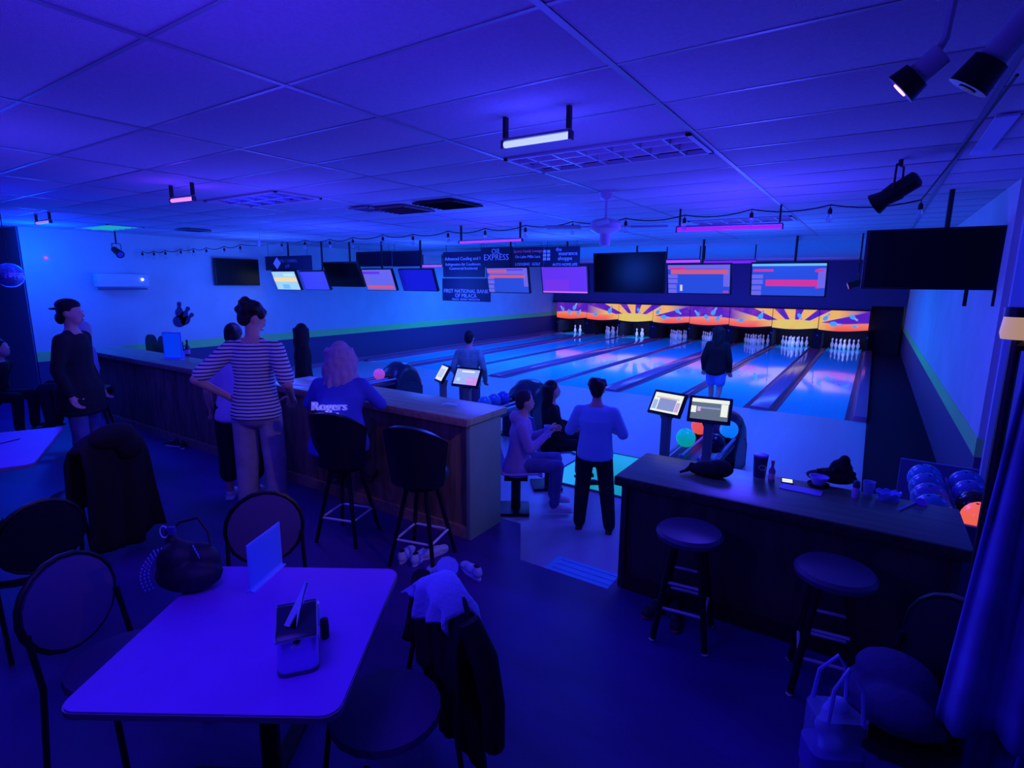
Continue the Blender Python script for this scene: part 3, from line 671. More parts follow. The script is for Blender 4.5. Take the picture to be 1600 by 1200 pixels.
# ------------------------------------------------------------------ ball returns
def ball(name, p, label, col, r=.108, em=None, band=None, group=None):
    b = B(); b.ell((0, 0, 0), (r, r, r), 20)
    M_ = mat(name, col, .12, emis=em or (0, 0, 0), es=1. if em else 0)
    t = thing('bowling_ball', label, 'bowling ball', p, random.uniform(0, 6), group)
    obj('shell', b, M_, t)
    for a in ((.02, .02), (-.02, .02), (0, -.035)):
        b = B(); b.ell((a[0], a[1], math.sqrt(r*r-a[0]**2-a[1]**2)-.001), (.011, .011, .003), 8); obj('finger_hole', b, black, t)
    return t
def ball_return(x, y, label):
    t = thing('ball_return', label, 'ball return', (x, y, 0))
    prof = [(.0, .0), (0, .42), (.04, .58), (.14, .72), (.3, .8), (.48, .78), (.62, .68), (.7, .52), (.73, .3), (.73, 0)]
    b = B(); n = 12
    def fn(u, v):
        k = u*(len(prof)-1); i = min(int(k), len(prof)-2); f = k-i
        yy = prof[i][0]*(1-f)+prof[i+1][0]*f; zz = prof[i][1]*(1-f)+prof[i+1][1]*f
        a = v*PI; wd = .27*(1 if zz > .05 else 1)
        return V((-math.cos(a)*wd, yy, zz*(.55+.45*math.sin(a)**.5) if zz > .3 else zz))
    b.grid(fn, 27, n); b.yz([(p[0], p[1]*.54) for p in prof[1:-1]][::1]+[(.73, 0), (0, 0)], -.265, .265)
    obj('hood', b, mat('hood_black', (.02, .02, .06), .3), t)
    b = B(); b.box((0, -.02, .47), (.40, .03, .2)); obj('mouth', b, black, t, bevel=.01)
    for k, xx in enumerate((-.24, -.09, .09, .24)):
        b = B(); b.tube([(xx, .02, .52), (xx, -1.02, .52), (xx*.98, -1.08, .56)], .018, 8); obj('rack_rail', b, mat('rail_blue', (.25, .4, .6), .3), t)
    b = B(); b.box((0, -.5, .44), (.5, 1.0, .05)); obj('rack_tray', b, mat('rack_dark', (.03, .04, .09), .4), t, bevel=.01)
    for xx, yy in ((0, -.25), (0, -.85)):
        b = B(); b.box((xx, yy, .21), (.16, .1, .42)); b.box((xx, yy, .015), (.3, .2, .03)); obj('pedestal', b, mat('rack_dark', (.03, .04, .09), .4), t)
    return t
ball_return(-1.24, -4.35, 'black hooded ball return behind the two lit consoles at the right')
ball_return(-4.35, -3.95, 'black hooded ball return behind the seated man in a hoodie')
ball_return(-7.5, -3.75, 'black hooded ball return behind the long-haired woman in blue')
RB = lambda u, v, s_: V((-1.24+s_*.165, max(-5.35, P(u, v, z=.62).y), .6215))
ball('ball_orange', RB(1095, 666, -1), 'orange bowling ball at the back of the right ball return', (.7, .12, .04), em=(.75, .07, .05), group='balls on the right ball return')
ball('ball_teal', RB(1082, 682, -1)-V((0, .1, 0)), 'teal-green bowling ball glowing at the front of the right ball return', (.03, .4, .4), em=(.0, .28, .2), group='balls on the right ball return')
ball('ball_green', V((-1.43, -5.15, .11)), 'green bowling ball low under the right ball return rack', (.02, .5, .05), em=(.01, .32, .01), group='balls on the right ball return')
ball('ball_sky', RB(1128, 670, 1), 'light blue bowling ball at the right side of the ball return', (.1, .5, .9), em=(.0, .15, .65), group='balls on the right ball return')
ball('ball_navy', RB(1122, 690, 1)-V((0, .1, 0)), 'near-black bowling ball below the light blue one', (.01, .02, .04), group='balls on the right ball return')
ball('ball_pink', V((-7.5, -3.92, .608)), 'pink bowling ball beside the left black hood', (.6, .15, .4), em=(.3, .04, .25))
for k, (u, v) in enumerate(((776, 617), (790, 612), (762, 622))):
    ball('ball_blue%d' % k, V((-4.35, P(u, v, z=.61).y if False else -4.35-.24*k, .608)), ['dark blue bowling ball on the middle ball rack', 'brighter blue bowling ball nearest the middle hood', 'blue bowling ball at the near end of the middle rack'][k], (.05, .1+.1*k, .5))

# ------------------------------------------------------------------ consoles
def console(u, v, label, cols, rz, W_=.34, H_=.23, tz=1.02, yy=-5.7, ax=.55):
    p = P(u, v, y=yy); t = thing('console', label, 'screen console', (p.x, yy, 0), rz)
    b = B(); b.lathe([(.15, 0), (.15, .02), (.06, .035)], n=16); obj('base_plate', b, mat('post_teal', (.12, .25, .22), .5), t)
    b = B(); b.box((0, 0, (p.z-.12)/2), (.085, .07, p.z-.1)); obj('post', b, mat('post_teal', (.12, .25, .22), .5), t, bevel=.01)
    b = B(); b.xz([(-.035, p.z-.18), (.035, p.z-.18), (.09, p.z-.07), (-.09, p.z-.07)], -.03, .03); obj('bracket', b, mat('post_teal', (.12, .25, .22), .5), t)
    Rm = MX.Rotation(-ax, 3, 'X')
    b = B(); b.box((0, 0, 0), (W_, .035, H_)); obj('monitor', b, black, t, loc=(0, 0, p.z), rot=(-ax, 0, 0), bevel=.008); mo = t
    s_ = B(); s_.box((0, -.0185, 0), (W_*.86, .003, H_*.78)); o = obj('screen', s_, cols[0], t, loc=(0, 0, p.z), rot=(-ax, 0, 0), smooth=False)
    for k, (x0, z0, x1, z1, m_) in enumerate(cols[1:]):
        q = B(); q.box((((x0+x1)/2-.5)*W_*.86, -.0205-.0004*k, ((z0+z1)/2-.5)*H_*.78), ((x1-x0)*W_*.86, .002, (z1-z0)*H_*.78)); obj('screen_row', q, m_, o, smooth=False)
    return t
cw = emi('console_white', (.85, .9, .8), 1.); cg = emi('console_grey', (.25, .3, .6), 1.); cgr = emi('console_slate', (.12, .16, .22), 1.); cp_ = emi('console_pink', (.6, .4, .7), 1.)
console(1043, 631, 'lit touch console on a teal post, left of the ball return', [cw, (.22, .1, .82, .72, cg), (.1, .74, .9, .78, emi('console_rose', (.7, .35, .3), 1.)), (.03, .1, .18, .6, emi('console_sky', (.35, .5, .85), 1.)), (.84, .1, .97, .6, cp_)], -.25, .37, .26)
console(1109, 641, 'lit touch console in front of the right ball return', [cgr, (0, .82, 1, 1, cw), (.0, .3, .14, .62, cw), (.17, .38, .26, .6, cp_), (.8, .2, .98, .8, cw), (.26, .52, .78, .6, cg)], .12, .40, .27)
console(692, 584, 'small tilted console with a pale yellow screen', [emi('console_cream', (.75, .75, .5), 1.), (.2, .2, .8, .8, emi('console_khaki', (.5, .55, .5), 1.))], -.5, .24, .24, yy=-6.0)
console(730, 590, 'console with a pink and blue lit screen left of the step', [emi('console_lilac', (.35, .45, .95), 1.), (.55, .0, 1, .5, emi('console_mauve', (.6, .3, .85), 1.)), (.25, .8, .8, .9, cw), (.1, .2, .25, .4, emi('console_ice', (.4, .75, .95), 1.)), (.55, .3, .8, .38, cp_)], .1, .37, .25, yy=-6.0)

# ------------------------------------------------------------------ stools and chairs
def bucket_stool(label, loc, rz):
    t = thing('bar_stool', label, 'bar stool', loc, rz, 'padded bar stools')
    b = B(); b.lathe([(.05, .66), (.19, .665), (.215, .69), (.215, .74), (.19, .77), (.05, .775)], n=20); obj('seat', b, vinyl, t)
    # wrap-around padded back, behind the sitter (local -y)
    n = 16; b = B()
    def fn(u, v):
        a = -PI/2+(u-.5)*2.5; r = .235+.05*v; z = .66+v*(.47-.13*abs(u-.5)**2*4)
        return V((r*math.cos(a), r*math.sin(a)*.9, z))
    b.grid(fn, n, 5); obj('backrest', b, vinyl, t, solid=.045, bevel=0)
    b = B(); b.lathe([(.04, .60), (.15, .61), (.15, .66), (.04, .665)], n=12); obj('swivel_plate', b, black, t)
    for k in range(4):
        a = PI/4+k*PI/2; b = B(); b.tube([(.11*math.cos(a), .11*math.sin(a), .63), (.265*math.cos(a), .265*math.sin(a), .0)], [.019, .016], 8); obj('leg', b, black, t)
    b = B(); r_ = .212; cs = [(r_*math.cos(PI/4+k*PI/2), r_*math.sin(PI/4+k*PI/2), .21) for k in range(4)]
    for k in range(4): b.tube([cs[k], cs[(k+1) % 4]], .0095, 8)
    obj('foot_ring', b, chrome, t)
    return t
bucket_stool('black padded bar stool in front of the counter end, white sneakers below', (-2.52, -8.14, ZF), .25)
bucket_stool('black padded bar stool under the long-haired woman in blue', (-3.32, -8.2, ZF), .3)
bucket_stool('black padded bar stool at the left counter beside the man in a cap', (-8.1, -8.28, ZF), -.5)
def round_stool(label, loc, rz, feet=None):
    t = thing('backless_stool', label, 'bar stool', loc, rz, 'backless stools')
    b = B(); b.lathe([(.05, .63), (.17, .635), (.19, .65), (.195, .675), (.18, .695), (.05, .702)], n=24); obj('seat', b, mat('seat_blueblack', (.09, .07, .16), .4), t)
    for k in range(4):
        a = PI/4+k*PI/2; c, s_ = math.cos(a), math.sin(a); b = B(); b.tube([(.10*c, .10*s_, .635), (.215*c, .215*s_, .012)], [.021, .018], 8); l = obj('leg', b, black, t)
        b = B(); b.ell((.217*c, .217*s_, .012), (.02, .02, .012), 8); obj('foot_cap', b, mat('cap_white', (.7, .7, .9), .5), l)
    for z, r_ in ((.22, .18), (.38, .147)):
        cs = [(r_*math.cos(PI/4+k*PI/2), r_*math.sin(PI/4+k*PI/2), z) for k in range(4)]
        for k in range(4):
            if z > .3 and k % 2: continue
            b = B(); b.tube([cs[k], cs[(k+1) % 4]], .009, 8); obj('foot_bar', b, chrome, t)
    return t
round_stool('round backless stool at the left end of the dark counter', (-.55, -7.93, ZF), .12)
round_stool('round backless stool nearest the camera at the dark counter', (.21, -7.96, ZF), .12)
chv = mat('chair_vinyl', (.10, .06, .2), .5)
def cafe_chair(label, loc, rz, group='padded cafe chairs'):
    t = thing('cafe_chair', label, 'chair', loc, rz, group)
    b = B(); b.lathe([(.03, .40), (.20, .405), (.225, .43), (.22, .46), (.03, .475)], n=20); obj('seat', b, chv, t)
    n = 20; b = B()
    pts = [(.20*math.cos(2*PI*k/n), -.235-.05*(.5+.5*math.sin(2*PI*k/n)), .70+.20*math.sin(2*PI*k/n)) for k in range(n)]
    m_ = len(pts); b.add(pts+[(p[0], p[1]-.035, p[2]) for p in pts]+[(0, -.225-.02, .7), (0, -.285-.02, .7)],
                         [(k, (k+1) % m_, m_*2) for k in range(m_)]+[(m_+(k+1) % m_, m_+k, m_*2+1) for k in range(m_)]+[(k, m_+k, m_+(k+1) % m_, (k+1) % m_) for k in range(m_)])
    obj('backrest', b, chv, t, ang=1.2)
    b = B(); b.tube([(p[0]*1.06, p[1]-.0175, .70+(p[2]-.70)*1.06) for p in pts]+[(pts[0][0]*1.06, pts[0][1]-.0175, .70)], .012, 6); obj('back_frame', b, black, t)
    for sx in (-1, 1):
        b = B(); b.tube([(sx*.20, -.25, .66), (sx*.205, -.20, .42), (sx*.21, -.25, 0)], .0125, 6); obj('leg', b, black, t)
        b = B(); b.tube([(sx*.19, .16, .42), (sx*.205, .21, 0)], .0125, 6); obj('leg', b, black, t)
    return t

# ------------------------------------------------------------------ tables
def cafe_table(label, c, rz, W_, D_, z1, r=.06):
    t = thing('cafe_table', label, 'table', (c[0], c[1], ZF), rz); H_ = z1-ZF
    b = B(); b.prism(rrect(W_, D_, r, 5), H_-.03, H_); obj('tabletop', b, tabletop_m, t)
    b = B(); b.prism(rrect(W_+.008, D_+.008, r, 5), H_-.028, H_-.006); obj('edge_band', b, mat('edge_band', (.25, .2, .3), .3), t)
    b = B(); b.tube([(0, 0, .03), (0, 0, H_-.03)], .04, 12); obj('pedestal', b, black, t)
    b = B(); b.box((0, 0, .02), (.72, .07, .035)); b.box((0, 0, .02), (.07, .72, .035)); obj('base_foot', b, black, t, bevel=.008)
    return t
ZT = .95
A_, B_, C_, D_ = P(72, 1128, z=ZT), P(567, 1135, z=ZT), P(577, 882, z=ZT), P(352, 878, z=ZT)
TC = (A_+B_+C_+D_)/4; TR = math.atan2((B_-A_).y+(C_-D_).y, (B_-A_).x+(C_-D_).x)
print('table', TC, TR, (B_-A_).length, (C_-D_).length, (C_-B_).length, (D_-A_).length)
cafe_table('square laminate table in the foreground with a napkin dispenser', (TC.x, TC.y), TR, .93, .93, ZT)
A2, B2 = P(98, 668, z=ZT), P(54, 722, z=ZT)
d2 = (B2-A2).normalized(); n2 = V((d2.y, -d2.x, 0))
if n2.x > 0: n2 = -n2
c2 = (A2+B2)/2+n2*.5
cafe_table('pale laminate table at the left edge', (c2.x, c2.y), math.atan2(d2.y, d2.x), (B2-A2).length+.1, 1.0, ZT)
def place(u, v, z): p = P(u, v, z=z); return (p.x, p.y)
def face(p, q): return math.atan2(-(q[0]-p[0]), q[1]-p[1])   # +y of the thing towards q
p = (-2.43, -10.2); cafe_chair('round-backed chair left of the foreground table', (p[0], p[1], ZF), face(p, TC))
p = (-2.42, -9.5); cafe_chair('round-backed chair behind the foreground table, behind the menu card', (p[0], p[1], ZF), face(p, TC))
pc = (-1.24, -9.74); cafe_chair('round-backed chair right of the foreground table under the coat', (pc[0], pc[1], ZF), face(pc, (TC.x+.3, TC.y-.3)))
p = (-1.45, -10.72); cafe_chair('round-backed chair under the near edge of the foreground table', (p[0]-.05, p[1], ZF), face(p, TC))
for (u, v, lab, tw) in ((45, 905, 'dark chair at the left edge beyond the foreground chair', (c2.x-.4, c2.y-.4)), (40, 560, 'dark chair by the left wall opening', (-9, -8.5)), (-10, 600, 'dark chair at the far left edge', (-9, -9))):
    p = P(u, v, z=.55); p.y = min(p.y, -7.6); cafe_chair(lab, (p.x, p.y, ZF), face(p, tw), 'dark chairs at the left')
for k, (u, v) in enumerate(((180, 533), (221, 530), (246, 533))):
    p = P(u, v+4, y=-6.1); q = (max(p.x, XL+.45+.52*k), -6.1)
    t = thing('lounge_chair', ['dark chair back showing behind the far end of the left counter', 'second dark chair back behind the left counter', 'dark chair back next to the blue menu board behind the counter'][k], 'chair', (q[0], q[1], 0), PI, 'chair backs behind the left counter')
    b = B(); b.prism(rrect(.42, .42, .08), .4, .47); obj('seat', b, vinyl, t)
    b = B(); b.xz([(c[0], c[1]+1.0) for c in rrect(.42, .5, .18)], -.25, -.2); obj('backrest', b, vinyl, t)
    for sx in (-1, 1):
        for sy in (-1, 1): b = B(); b.tube([(sx*.18, sy*.18, .42), (sx*.2, sy*.2, 0)], .014, 6); obj('leg', b, black, t)
        b = B(); b.tube([(sx*.17, -.21, .42), (sx*.17, -.225, .85)], .014, 6); obj('back_post', b, black, t)

# ------------------------------------------------------------------ people
def remesh(b, vox, name, it=4, fac=.5):
    me = bpy.data.meshes.new('r'); me.from_pydata([tuple(v) for v in b.v], [], b.f); me.update()
    bm = bmesh.new(); bm.from_mesh(me); bmesh.ops.recalc_face_normals(bm, faces=bm.faces); bm.to_mesh(me); bm.free()
    o = bpy.data.objects.new('r', me); COL.objects.link(o)
    m_ = o.modifiers.new('r', 'REMESH'); m_.mode = 'VOXEL'; m_.voxel_size = vox; m_.use_smooth_shade = True
    s_ = o.modifiers.new('s', 'SMOOTH'); s_.factor = fac; s_.iterations = it
    r = bpy.data.meshes.new_from_object(o.evaluated_get(bpy.context.evaluated_depsgraph_get())); bpy.data.objects.remove(o); bpy.data.meshes.remove(me)
    r.name = name; return r
def tors(b, pts, k=5):
    """stack of ellipsoids along the trunk: (pos, rx, ry)"""
    for i in range(len(pts)-1):
        for j in range(k):
            f = j/k; p = V(pts[i][0]).lerp(V(pts[i+1][0]), f); rx = pts[i][1]*(1-f)+pts[i+1][1]*f; ry = pts[i][2]*(1-f)+pts[i+1][2]*f
            b.ell(p, (rx, ry, .055), 12)
    p, rx, ry = pts[-1]; b.ell(p, (rx, ry, .055), 12)
def limb(b, pts, rad, add=0.):
    for i in range(len(pts)-1): b.cap(V(pts[i]), V(pts[i+1]), rad[i]+add, rad[i+1]+add, 10)
def hand_digits(b, w_, d, side, curl=.5, s=1.):
    """palm direction d from wrist w_; four bent fingers and a thumb"""
    d = V(d).normalized(); lat = d.cross(V((0, 1, 0)))
    if lat.length < .3: lat = d.cross(V((0, 0, 1)))
    lat.normalize(); nrm = lat.cross(d).normalized()*(-1 if side > 0 else 1)
    if nrm.y < 0 and abs(d.y) < .7: nrm = -nrm
    for k in range(4):
        o = w_+d*.085*s+lat*(k-1.5)*.02*s; L_ = (.036, .042, .04, .032)[k]*s; d1 = (d+nrm*curl*.6).normalized(); d2 = (d+nrm*curl*1.8).normalized(); d3 = (d*.5+nrm*curl*2.6).normalized()
        b.tube([o-d*.03, o, o+d1*L_, o+d1*L_+d2*L_*.7, o+d1*L_+d2*L_*.7+d3*L_*.5], [.0095*s, .0095*s, .009*s, .008*s, .006*s], 6)
    o = w_+d*.035*s+lat*.035*s*(1 if side > 0 else -1)*-1; td = (d*.6-lat*(1 if side > 0 else -1)*.7+nrm*.5).normalized()
    b.tube([o+lat*(1 if side > 0 else -1)*.015, o+td*.04*s, o+td*.04*s+(td+nrm*.6).normalized()*.035*s], [.012*s, .0105*s, .008*s], 6)
def person(label, loc, rz, H=1.7, pose='stand', seat=.45, shirt=None, pants=None, hair=None, sleeve=1.0, arms=None, lean=0., hips=0., girth=1., hairstyle='short', headturn=0., headtilt=0.,
           shoe=None, legs=None, pantlen=1.0, extra=None, vox=.016, shirt_low=None, fem=False, hood=False, knee_x=.1, pantw=0.):
    t = thing('person', label, 'person', loc, rz); k = H/1.72
    S = lambda p: V((p[0]*k, p[1]*k, p[2]*k))
    if pose == 'stand':
        hz = .92
        lg = legs or {-1: [(-.095, 0, .90), (-.11, .02, .49), (-.12, -.01, .085)], 1: [(.095, 0, .90), (.11, .02, .49), (.12, -.01, .085)]}
    else:
        hz = seat/k+.09
        lg = legs or {-1: [(-.095, 0, hz), (-knee_x-.04, .43, hz+.01), (-knee_x-.04, .40, max(.085, hz-.43))], 1: [(.095, 0, hz), (knee_x+.04, .43, hz+.01), (knee_x+.04, .40, max(.085, hz-.43))]}
    sw = (.148 if fem else .166)*girth**.6
    def sp(z, y=0.):  # lean forward rotates trunk about the hips
        return (0, y+math.sin(lean)*(z), hz+math.cos(lean)*z)
    T = [(sp(-.02), .145*girth, .105*girth), (sp(.10), .135*girth, .10*girth), (sp(.22), .13*girth, .095*girth), (sp(.36), .15*girth, .105*girth), (sp(.46), .13*girth, .09), (sp(.52), .07, .06)]
    tr = [(S(a), rx*k, ry*k) for a, rx, ry in T]
    neck = S(sp(.54)); head = S(sp(.685)); head.y += .015*k; head.z += -.0*k
    sh = {s_: S((s_*sw, sp(.45)[1], sp(.45)[2])) for s_ in (-1, 1)}
    arms = arms or {}
    A = {}
    for s_ in (-1, 1):
        a = arms.get(s_)
        if a is None: a = [(s_*.24, -.03, sp(.2)[2]-.02), (s_*.245, .05, hz-.04)]
        A[s_] = [sh[s_], S(a[0]), S(a[1])]
    hd = MX.Rotation(headturn, 3, 'Z')@MX.Rotation(headtilt, 3, 'X')
    Hh = lambda p: head+hd@V((p[0]*k, p[1]*k, p[2]*k))
    b = B(); tors(b, tr)
    b.cap(S(sp(.46)), head-V((0, .01*k, .04*k)), .058*k, .052*k)
    b.ell(Hh((0, -.005, .025)), (.074*k, .092*k, .098*k), 14, hd); b.ell(Hh((0, .03, -.045)), (.056*k, .062*k, .062*k), 12, hd)
    b.cap(Hh((0, .085, .02)), Hh((0, .105, -.02)), .011*k, .015*k, 6)
    b.ell(Hh((0, .085, -.058)), (.026*k, .012*k, .012*k), 8, hd)
    for s_ in (-1, 1): b.ell(Hh((s_*.076, -.005, 0)), (.012*k, .022*k, .032*k), 8, hd)
    for s_ in (-1, 1):
        limb(b, [S(sp(.45)), sh[s_]], [.06*k, .055*k]); limb(b, A[s_], [.052*k, .04*k, .027*k])
        d = (A[s_][2]-A[s_][1]).normalized(); b.cap(A[s_][2], A[s_][2]+d*.07*k, .028*k, .034*k, 8)
        L_ = [S(p) for p in lg[s_]]; limb(b, L_, [.076*k, .054*k, .036*k])
        b.cap(L_[2], L_[2]+S((0, .12, -.045)), .036*k, .028*k, 8)
    me = remesh(b, vox, 'body')
    bm = bmesh.new(); bm.from_mesh(me); fb = B()
    for s_ in (-1, 1): hand_digits(fb, A[s_][2], A[s_][2]-A[s_][1], s_, .55, k)
    vs = [bm.verts.new(v) for v in fb.v]
    for f in fb.f:
        try: bm.faces.new([vs[i] for i in f]).smooth = True
        except ValueError: pass
    bm.to_mesh(me); bm.free()
    obj('body', me, skin, t)
    # eyes, brows
    for s_ in (-1, 1):
        b = B(); b.ell(Hh((s_*.03, .082, .022)), (.012*k, .007*k, .008*k), 8); e = obj('eye', b, sock, t)
        b = B(); b.ell(Hh((s_*.03, .088, .022)), (.005*k, .004*k, .005*k), 6); obj('iris', b, black, e)
    b = B(); b.ell(Hh((0, .095, -.058)), (.022*k, .005*k, .005*k), 8); obj('lips', b, mat('lips', (.5, .15, .15), .5), t)
    # shirt
    b = B(); gl = shirt_low if shirt_low is not None else -.06
    tt = [(p, rx+.018+(hips+.018 if q == 0 else hips*.4+.01 if q == 1 else 0), ry+.018+(hips+.014 if q == 0 else .006 if q == 1 else 0)) for q, (p, rx, ry) in enumerate(tr[:5])]
    ex = [(S(sp(gl-.03)), tr[0][1]+.036+hips, tr[0][2]+.036+hips)]
    tors(b, ex+tt); b.cap(S(sp(.46)), S(sp(.51)), .085*k, .062*k)
    if hood: b.ell(S(sp(.52))+V((0, -.07*k, .0)), (.12*k, .08*k, .07*k), 12)
    for s_ in (-1, 1):
        limb(b, [S(sp(.44)), sh[s_]], [.075*k*girth**.5, .062*k]); b.cap(S(sp(.51)), sh[s_], .05*k, .05*k)
        if sleeve > 1.0-.01: limb(b, A[s_], [.066*k, .055*k, .040*k])
        elif sleeve > 0:
            e = A[s_][0].lerp(A[s_][1], min(1, sleeve*2)); limb(b, [A[s_][0], e], [.07*k, .066*k])
    obj('shirt', remesh(b, vox, 'shirt', 5), shirt, t)
    # trousers, shorts or skirt
    b = B(); b.ell(S(sp(-.03)), (.15*k*girth+hips*.3, .115*k*girth+hips*.3, .07*k), 14); b.ell(S(sp(-.07)), (.16*k*girth+hips*.3, .122*k*girth+hips*.3, .1*k), 14)
    for s_ in (-1, 1):
        L_ = [S(p) for p in lg[s_]]
        if pantlen > .99: limb(b, L_, [(.086+pantw*.4)*k*girth**.5, (.073+pantw)*k, (.058+pantw*.8)*k])
        elif pantlen > .5: f = (pantlen-.5)*2; limb(b, [L_[0], L_[1], L_[1].lerp(L_[2], f)], [(.1+pantw)*k, (.078+pantw)*k, (.075+pantw)*k])
        else: limb(b, [L_[0], L_[0].lerp(L_[1], pantlen*2)], [.105*k, .098*k])
    obj('trousers' if pantlen > .6 else 'shorts', remesh(b, vox, 'trousers', 5), pants, t)
    for s_ in (-1, 1):
        p = S(lg[s_][2]); b = B(); b.ell(p+S((0, .03, -.035)), (.05*k, .075*k, .055*k), 10); b.ell(p+S((0, .12, -.05)), (.048*k, .09*k, .035*k), 10); b.box(p+S((0, .07, -.075)), (.085*k, .27*k, .02*k))
        obj('shoe', remesh(b, .012, 'shoe', 3), shoe or black, t)
    # hair
    hm = hair or hairblack; b = B()
    b.ell(Hh((0, -.022, .042)), (.084*k, .095*k, .098*k), 14, hd); b.ell(Hh((0, -.05, .0)), (.075*k, .062*k, .085*k), 12, hd)
    if hairstyle == 'thick':
        random.seed(3)
        for q in range(26):
            a = random.uniform(0, 2*PI); z = random.uniform(.02, .12); r = math.sqrt(max(0, 1-((z-.04)/.11)**2)); y = -.03+.088*r*math.sin(a)
            if y > .06 and z < .07: continue
            b.ell(Hh((.082*r*math.cos(a), y, z)), (.033*k, .033*k, .031*k), 7)
    if hairstyle == 'bun': b.ell(Hh((0, -.12, .05)), (.05*k, .045*k, .05*k), 10)
    if hairstyle == 'wavybob':
        for q in range(16):
            a = PI+PI*q/15; b.ell(Hh((.088*math.cos(a), -.02+.09*math.sin(a), -.02+.02*math.sin(q*2.1))), (.03*k, .03*k, .07*k), 8)
    if hairstyle in ('long', 'curly'):
        n_ = 9; ln = .42 if hairstyle == 'long' else .36
        for q in range(n_):
            a = PI*(1.02+.96*q/(n_-1)) if hairstyle == 'long' else PI*(.97+1.06*q/(n_-1)); pts = []; rr = []
            for j in range(8):
                f = j/7; wv = .012*math.sin(j*1.9+q*1.3)*(1.4 if hairstyle == 'curly' else .4)
                sprd = .085+(.06 if hairstyle == 'curly' else .0)*f
                pts.append(Hh(((sprd+wv)*math.cos(a), -.02+(sprd*.95+wv)*math.sin(a)-(.02+lean*.0)*f, .07-ln*f))); rr.append((.038 if hairstyle == 'curly' else .034)*k*(1-.55*f**2))
            b.tube(pts, rr, 8)
    obj('hair', remesh(b, .013, 'hair', 2), hm, t)
    if extra: extra(t, Hh, S, sp, A, k, hd)
    return t

def stripes():
    M = bpy.data.materials.new('striped_knit'); M.use_nodes = True; nt = M.node_tree; b_ = nt.nodes['Principled BSDF']
    tc = nt.nodes.new('ShaderNodeTexCoord'); wv = nt.nodes.new('ShaderNodeTexWave'); wv.bands_direction = 'Z'; wv.inputs['Scale'].default_value = 10.5; wv.inputs['Distortion'].default_value = .6; wv.inputs['Detail Scale'].default_value = .6
    cr = nt.nodes.new('ShaderNodeValToRGB'); cr.color_ramp.elements[0].position = .28; cr.color_ramp.elements[1].position = .42
    cr.color_ramp.elements[0].color = (.06, .05, .1, 1); cr.color_ramp.elements[1].color = (.85, .8, .85, 1)
    nt.links.new(tc.outputs['Object'], wv.inputs['Vector']); nt.links.new(wv.outputs['Fac'], cr.inputs[0]); nt.links.new(cr.outputs[0], b_.inputs['Base Color']); b_.inputs['Roughness'].default_value = .85
    return M
W_shirt = mat('white_tshirt', (.28, .6, .9), .85, bump=(90, .2)); blk_p = mat('black_trousers', (.01, .01, .02), .85)
jeans_l = mat('pale_jeans', (.5, .42, .55), .85, noise=(9, .75)); jeans_b = mat('blue_jeans', (.14, .16, .4), .85, noise=(9, .7))
# 1 man in striped shirt
def looks(t): pass
pz = (-4.50, -8.28)
person('man with thick dark hair in a striped T-shirt and pale jeans, hands on hips', (-4.26, -8.38, ZF), .62, 1.95, shirt=stripes(), pants=jeans_l, hair=hairblack, hairstyle='thick', sleeve=.42, headturn=-.9, headtilt=-.45, lean=.06,
       arms={-1: [(-.36, -.16, 1.16), (-.19, -.02, 1.0)], 1: [(.30, -.12, 1.12), (.24, .10, .98)]}, pantw=.016, hips=.012, vox=.013, girth=1.06, shoe=sock, shirt_low=-.04)
person('woman in a white top and dark skirt-like trousers left of the striped man', (-4.86, -8.22, ZF), .8, 1.72, shirt=mat('white_top', (.75, .55, .95), .85), pants=blk_p, hair=hairblack, hairstyle='bun', sleeve=.35, fem=True, pantlen=.78, pantw=.02, hips=.02, shoe=sock, girth=1.05, lean=.12, headtilt=-.4)
# 3 man in cap
capm = mat('cap_dark', (.02, .015, .02), .8)
def cap_on(t, Hh, S, sp, A, k, hd):
    b = B(); b.ell(Hh((0, -.02, .078)), (.086*k, .102*k, .062*k), 14, hd); obj('cap', b, capm, t); b = B(); b.ell(Hh((0, -.11, .045)), (.07*k, .06*k, .012*k), 12, hd); obj('cap_brim', b, capm, t)
    b = B(); b.ell(Hh((0, -.09, -.04)), (.06*k, .04*k, .06*k), 10, hd); obj('ponytail_hair', b, hairblack, t)
person('man in a backwards cap, dark jacket and pale jeans standing at the left', (-6.72, -8.86, ZF), -.8, 1.92, shirt=mat('dark_jacket', (.018, .016, .02), .9, bump=(60, .4)), pants=jeans_b, hair=hairblack, sleeve=1., shirt_low=-.2, hips=.05, girth=1.12, extra=cap_on)
def glasses(t, Hh, S, sp, A, k, hd):
    b = B()
    for s_ in (-1, 1):
        b.tube([Hh((s_*.033+.022*math.cos(a*PI/6), .10, .02+.018*math.sin(a*PI/6))) for a in range(13)], .0025*k, 5)
        b.tube([Hh((s_*.055, .098, .024)), Hh((s_*.08, .0, .015))], .0022*k, 5)
    b.tube([Hh((-.011, .102, .022)), Hh((.011, .102, .022))], .0025*k, 5); obj('glasses', b, black, t)
person('older man with glasses and grey hair seated behind the man in a cap', (-8.12, -8.3, ZF), 2.6, 1.74, 'sit', .70, shirt=mat('blue_shirt', (.25, .25, .55), .85), pants=blk_p, hair=mat('grey_hair', (.5, .5, .5), .8), sleeve=1., extra=glasses, headtilt=-.1)
person('person in dark clothes bent forward at the far left edge', (-9.7, -8.9, ZF), -.9, 1.7, 'sit', .47, shirt=blackfab, pants=blk_p, lean=.3, hairstyle='wavybob')
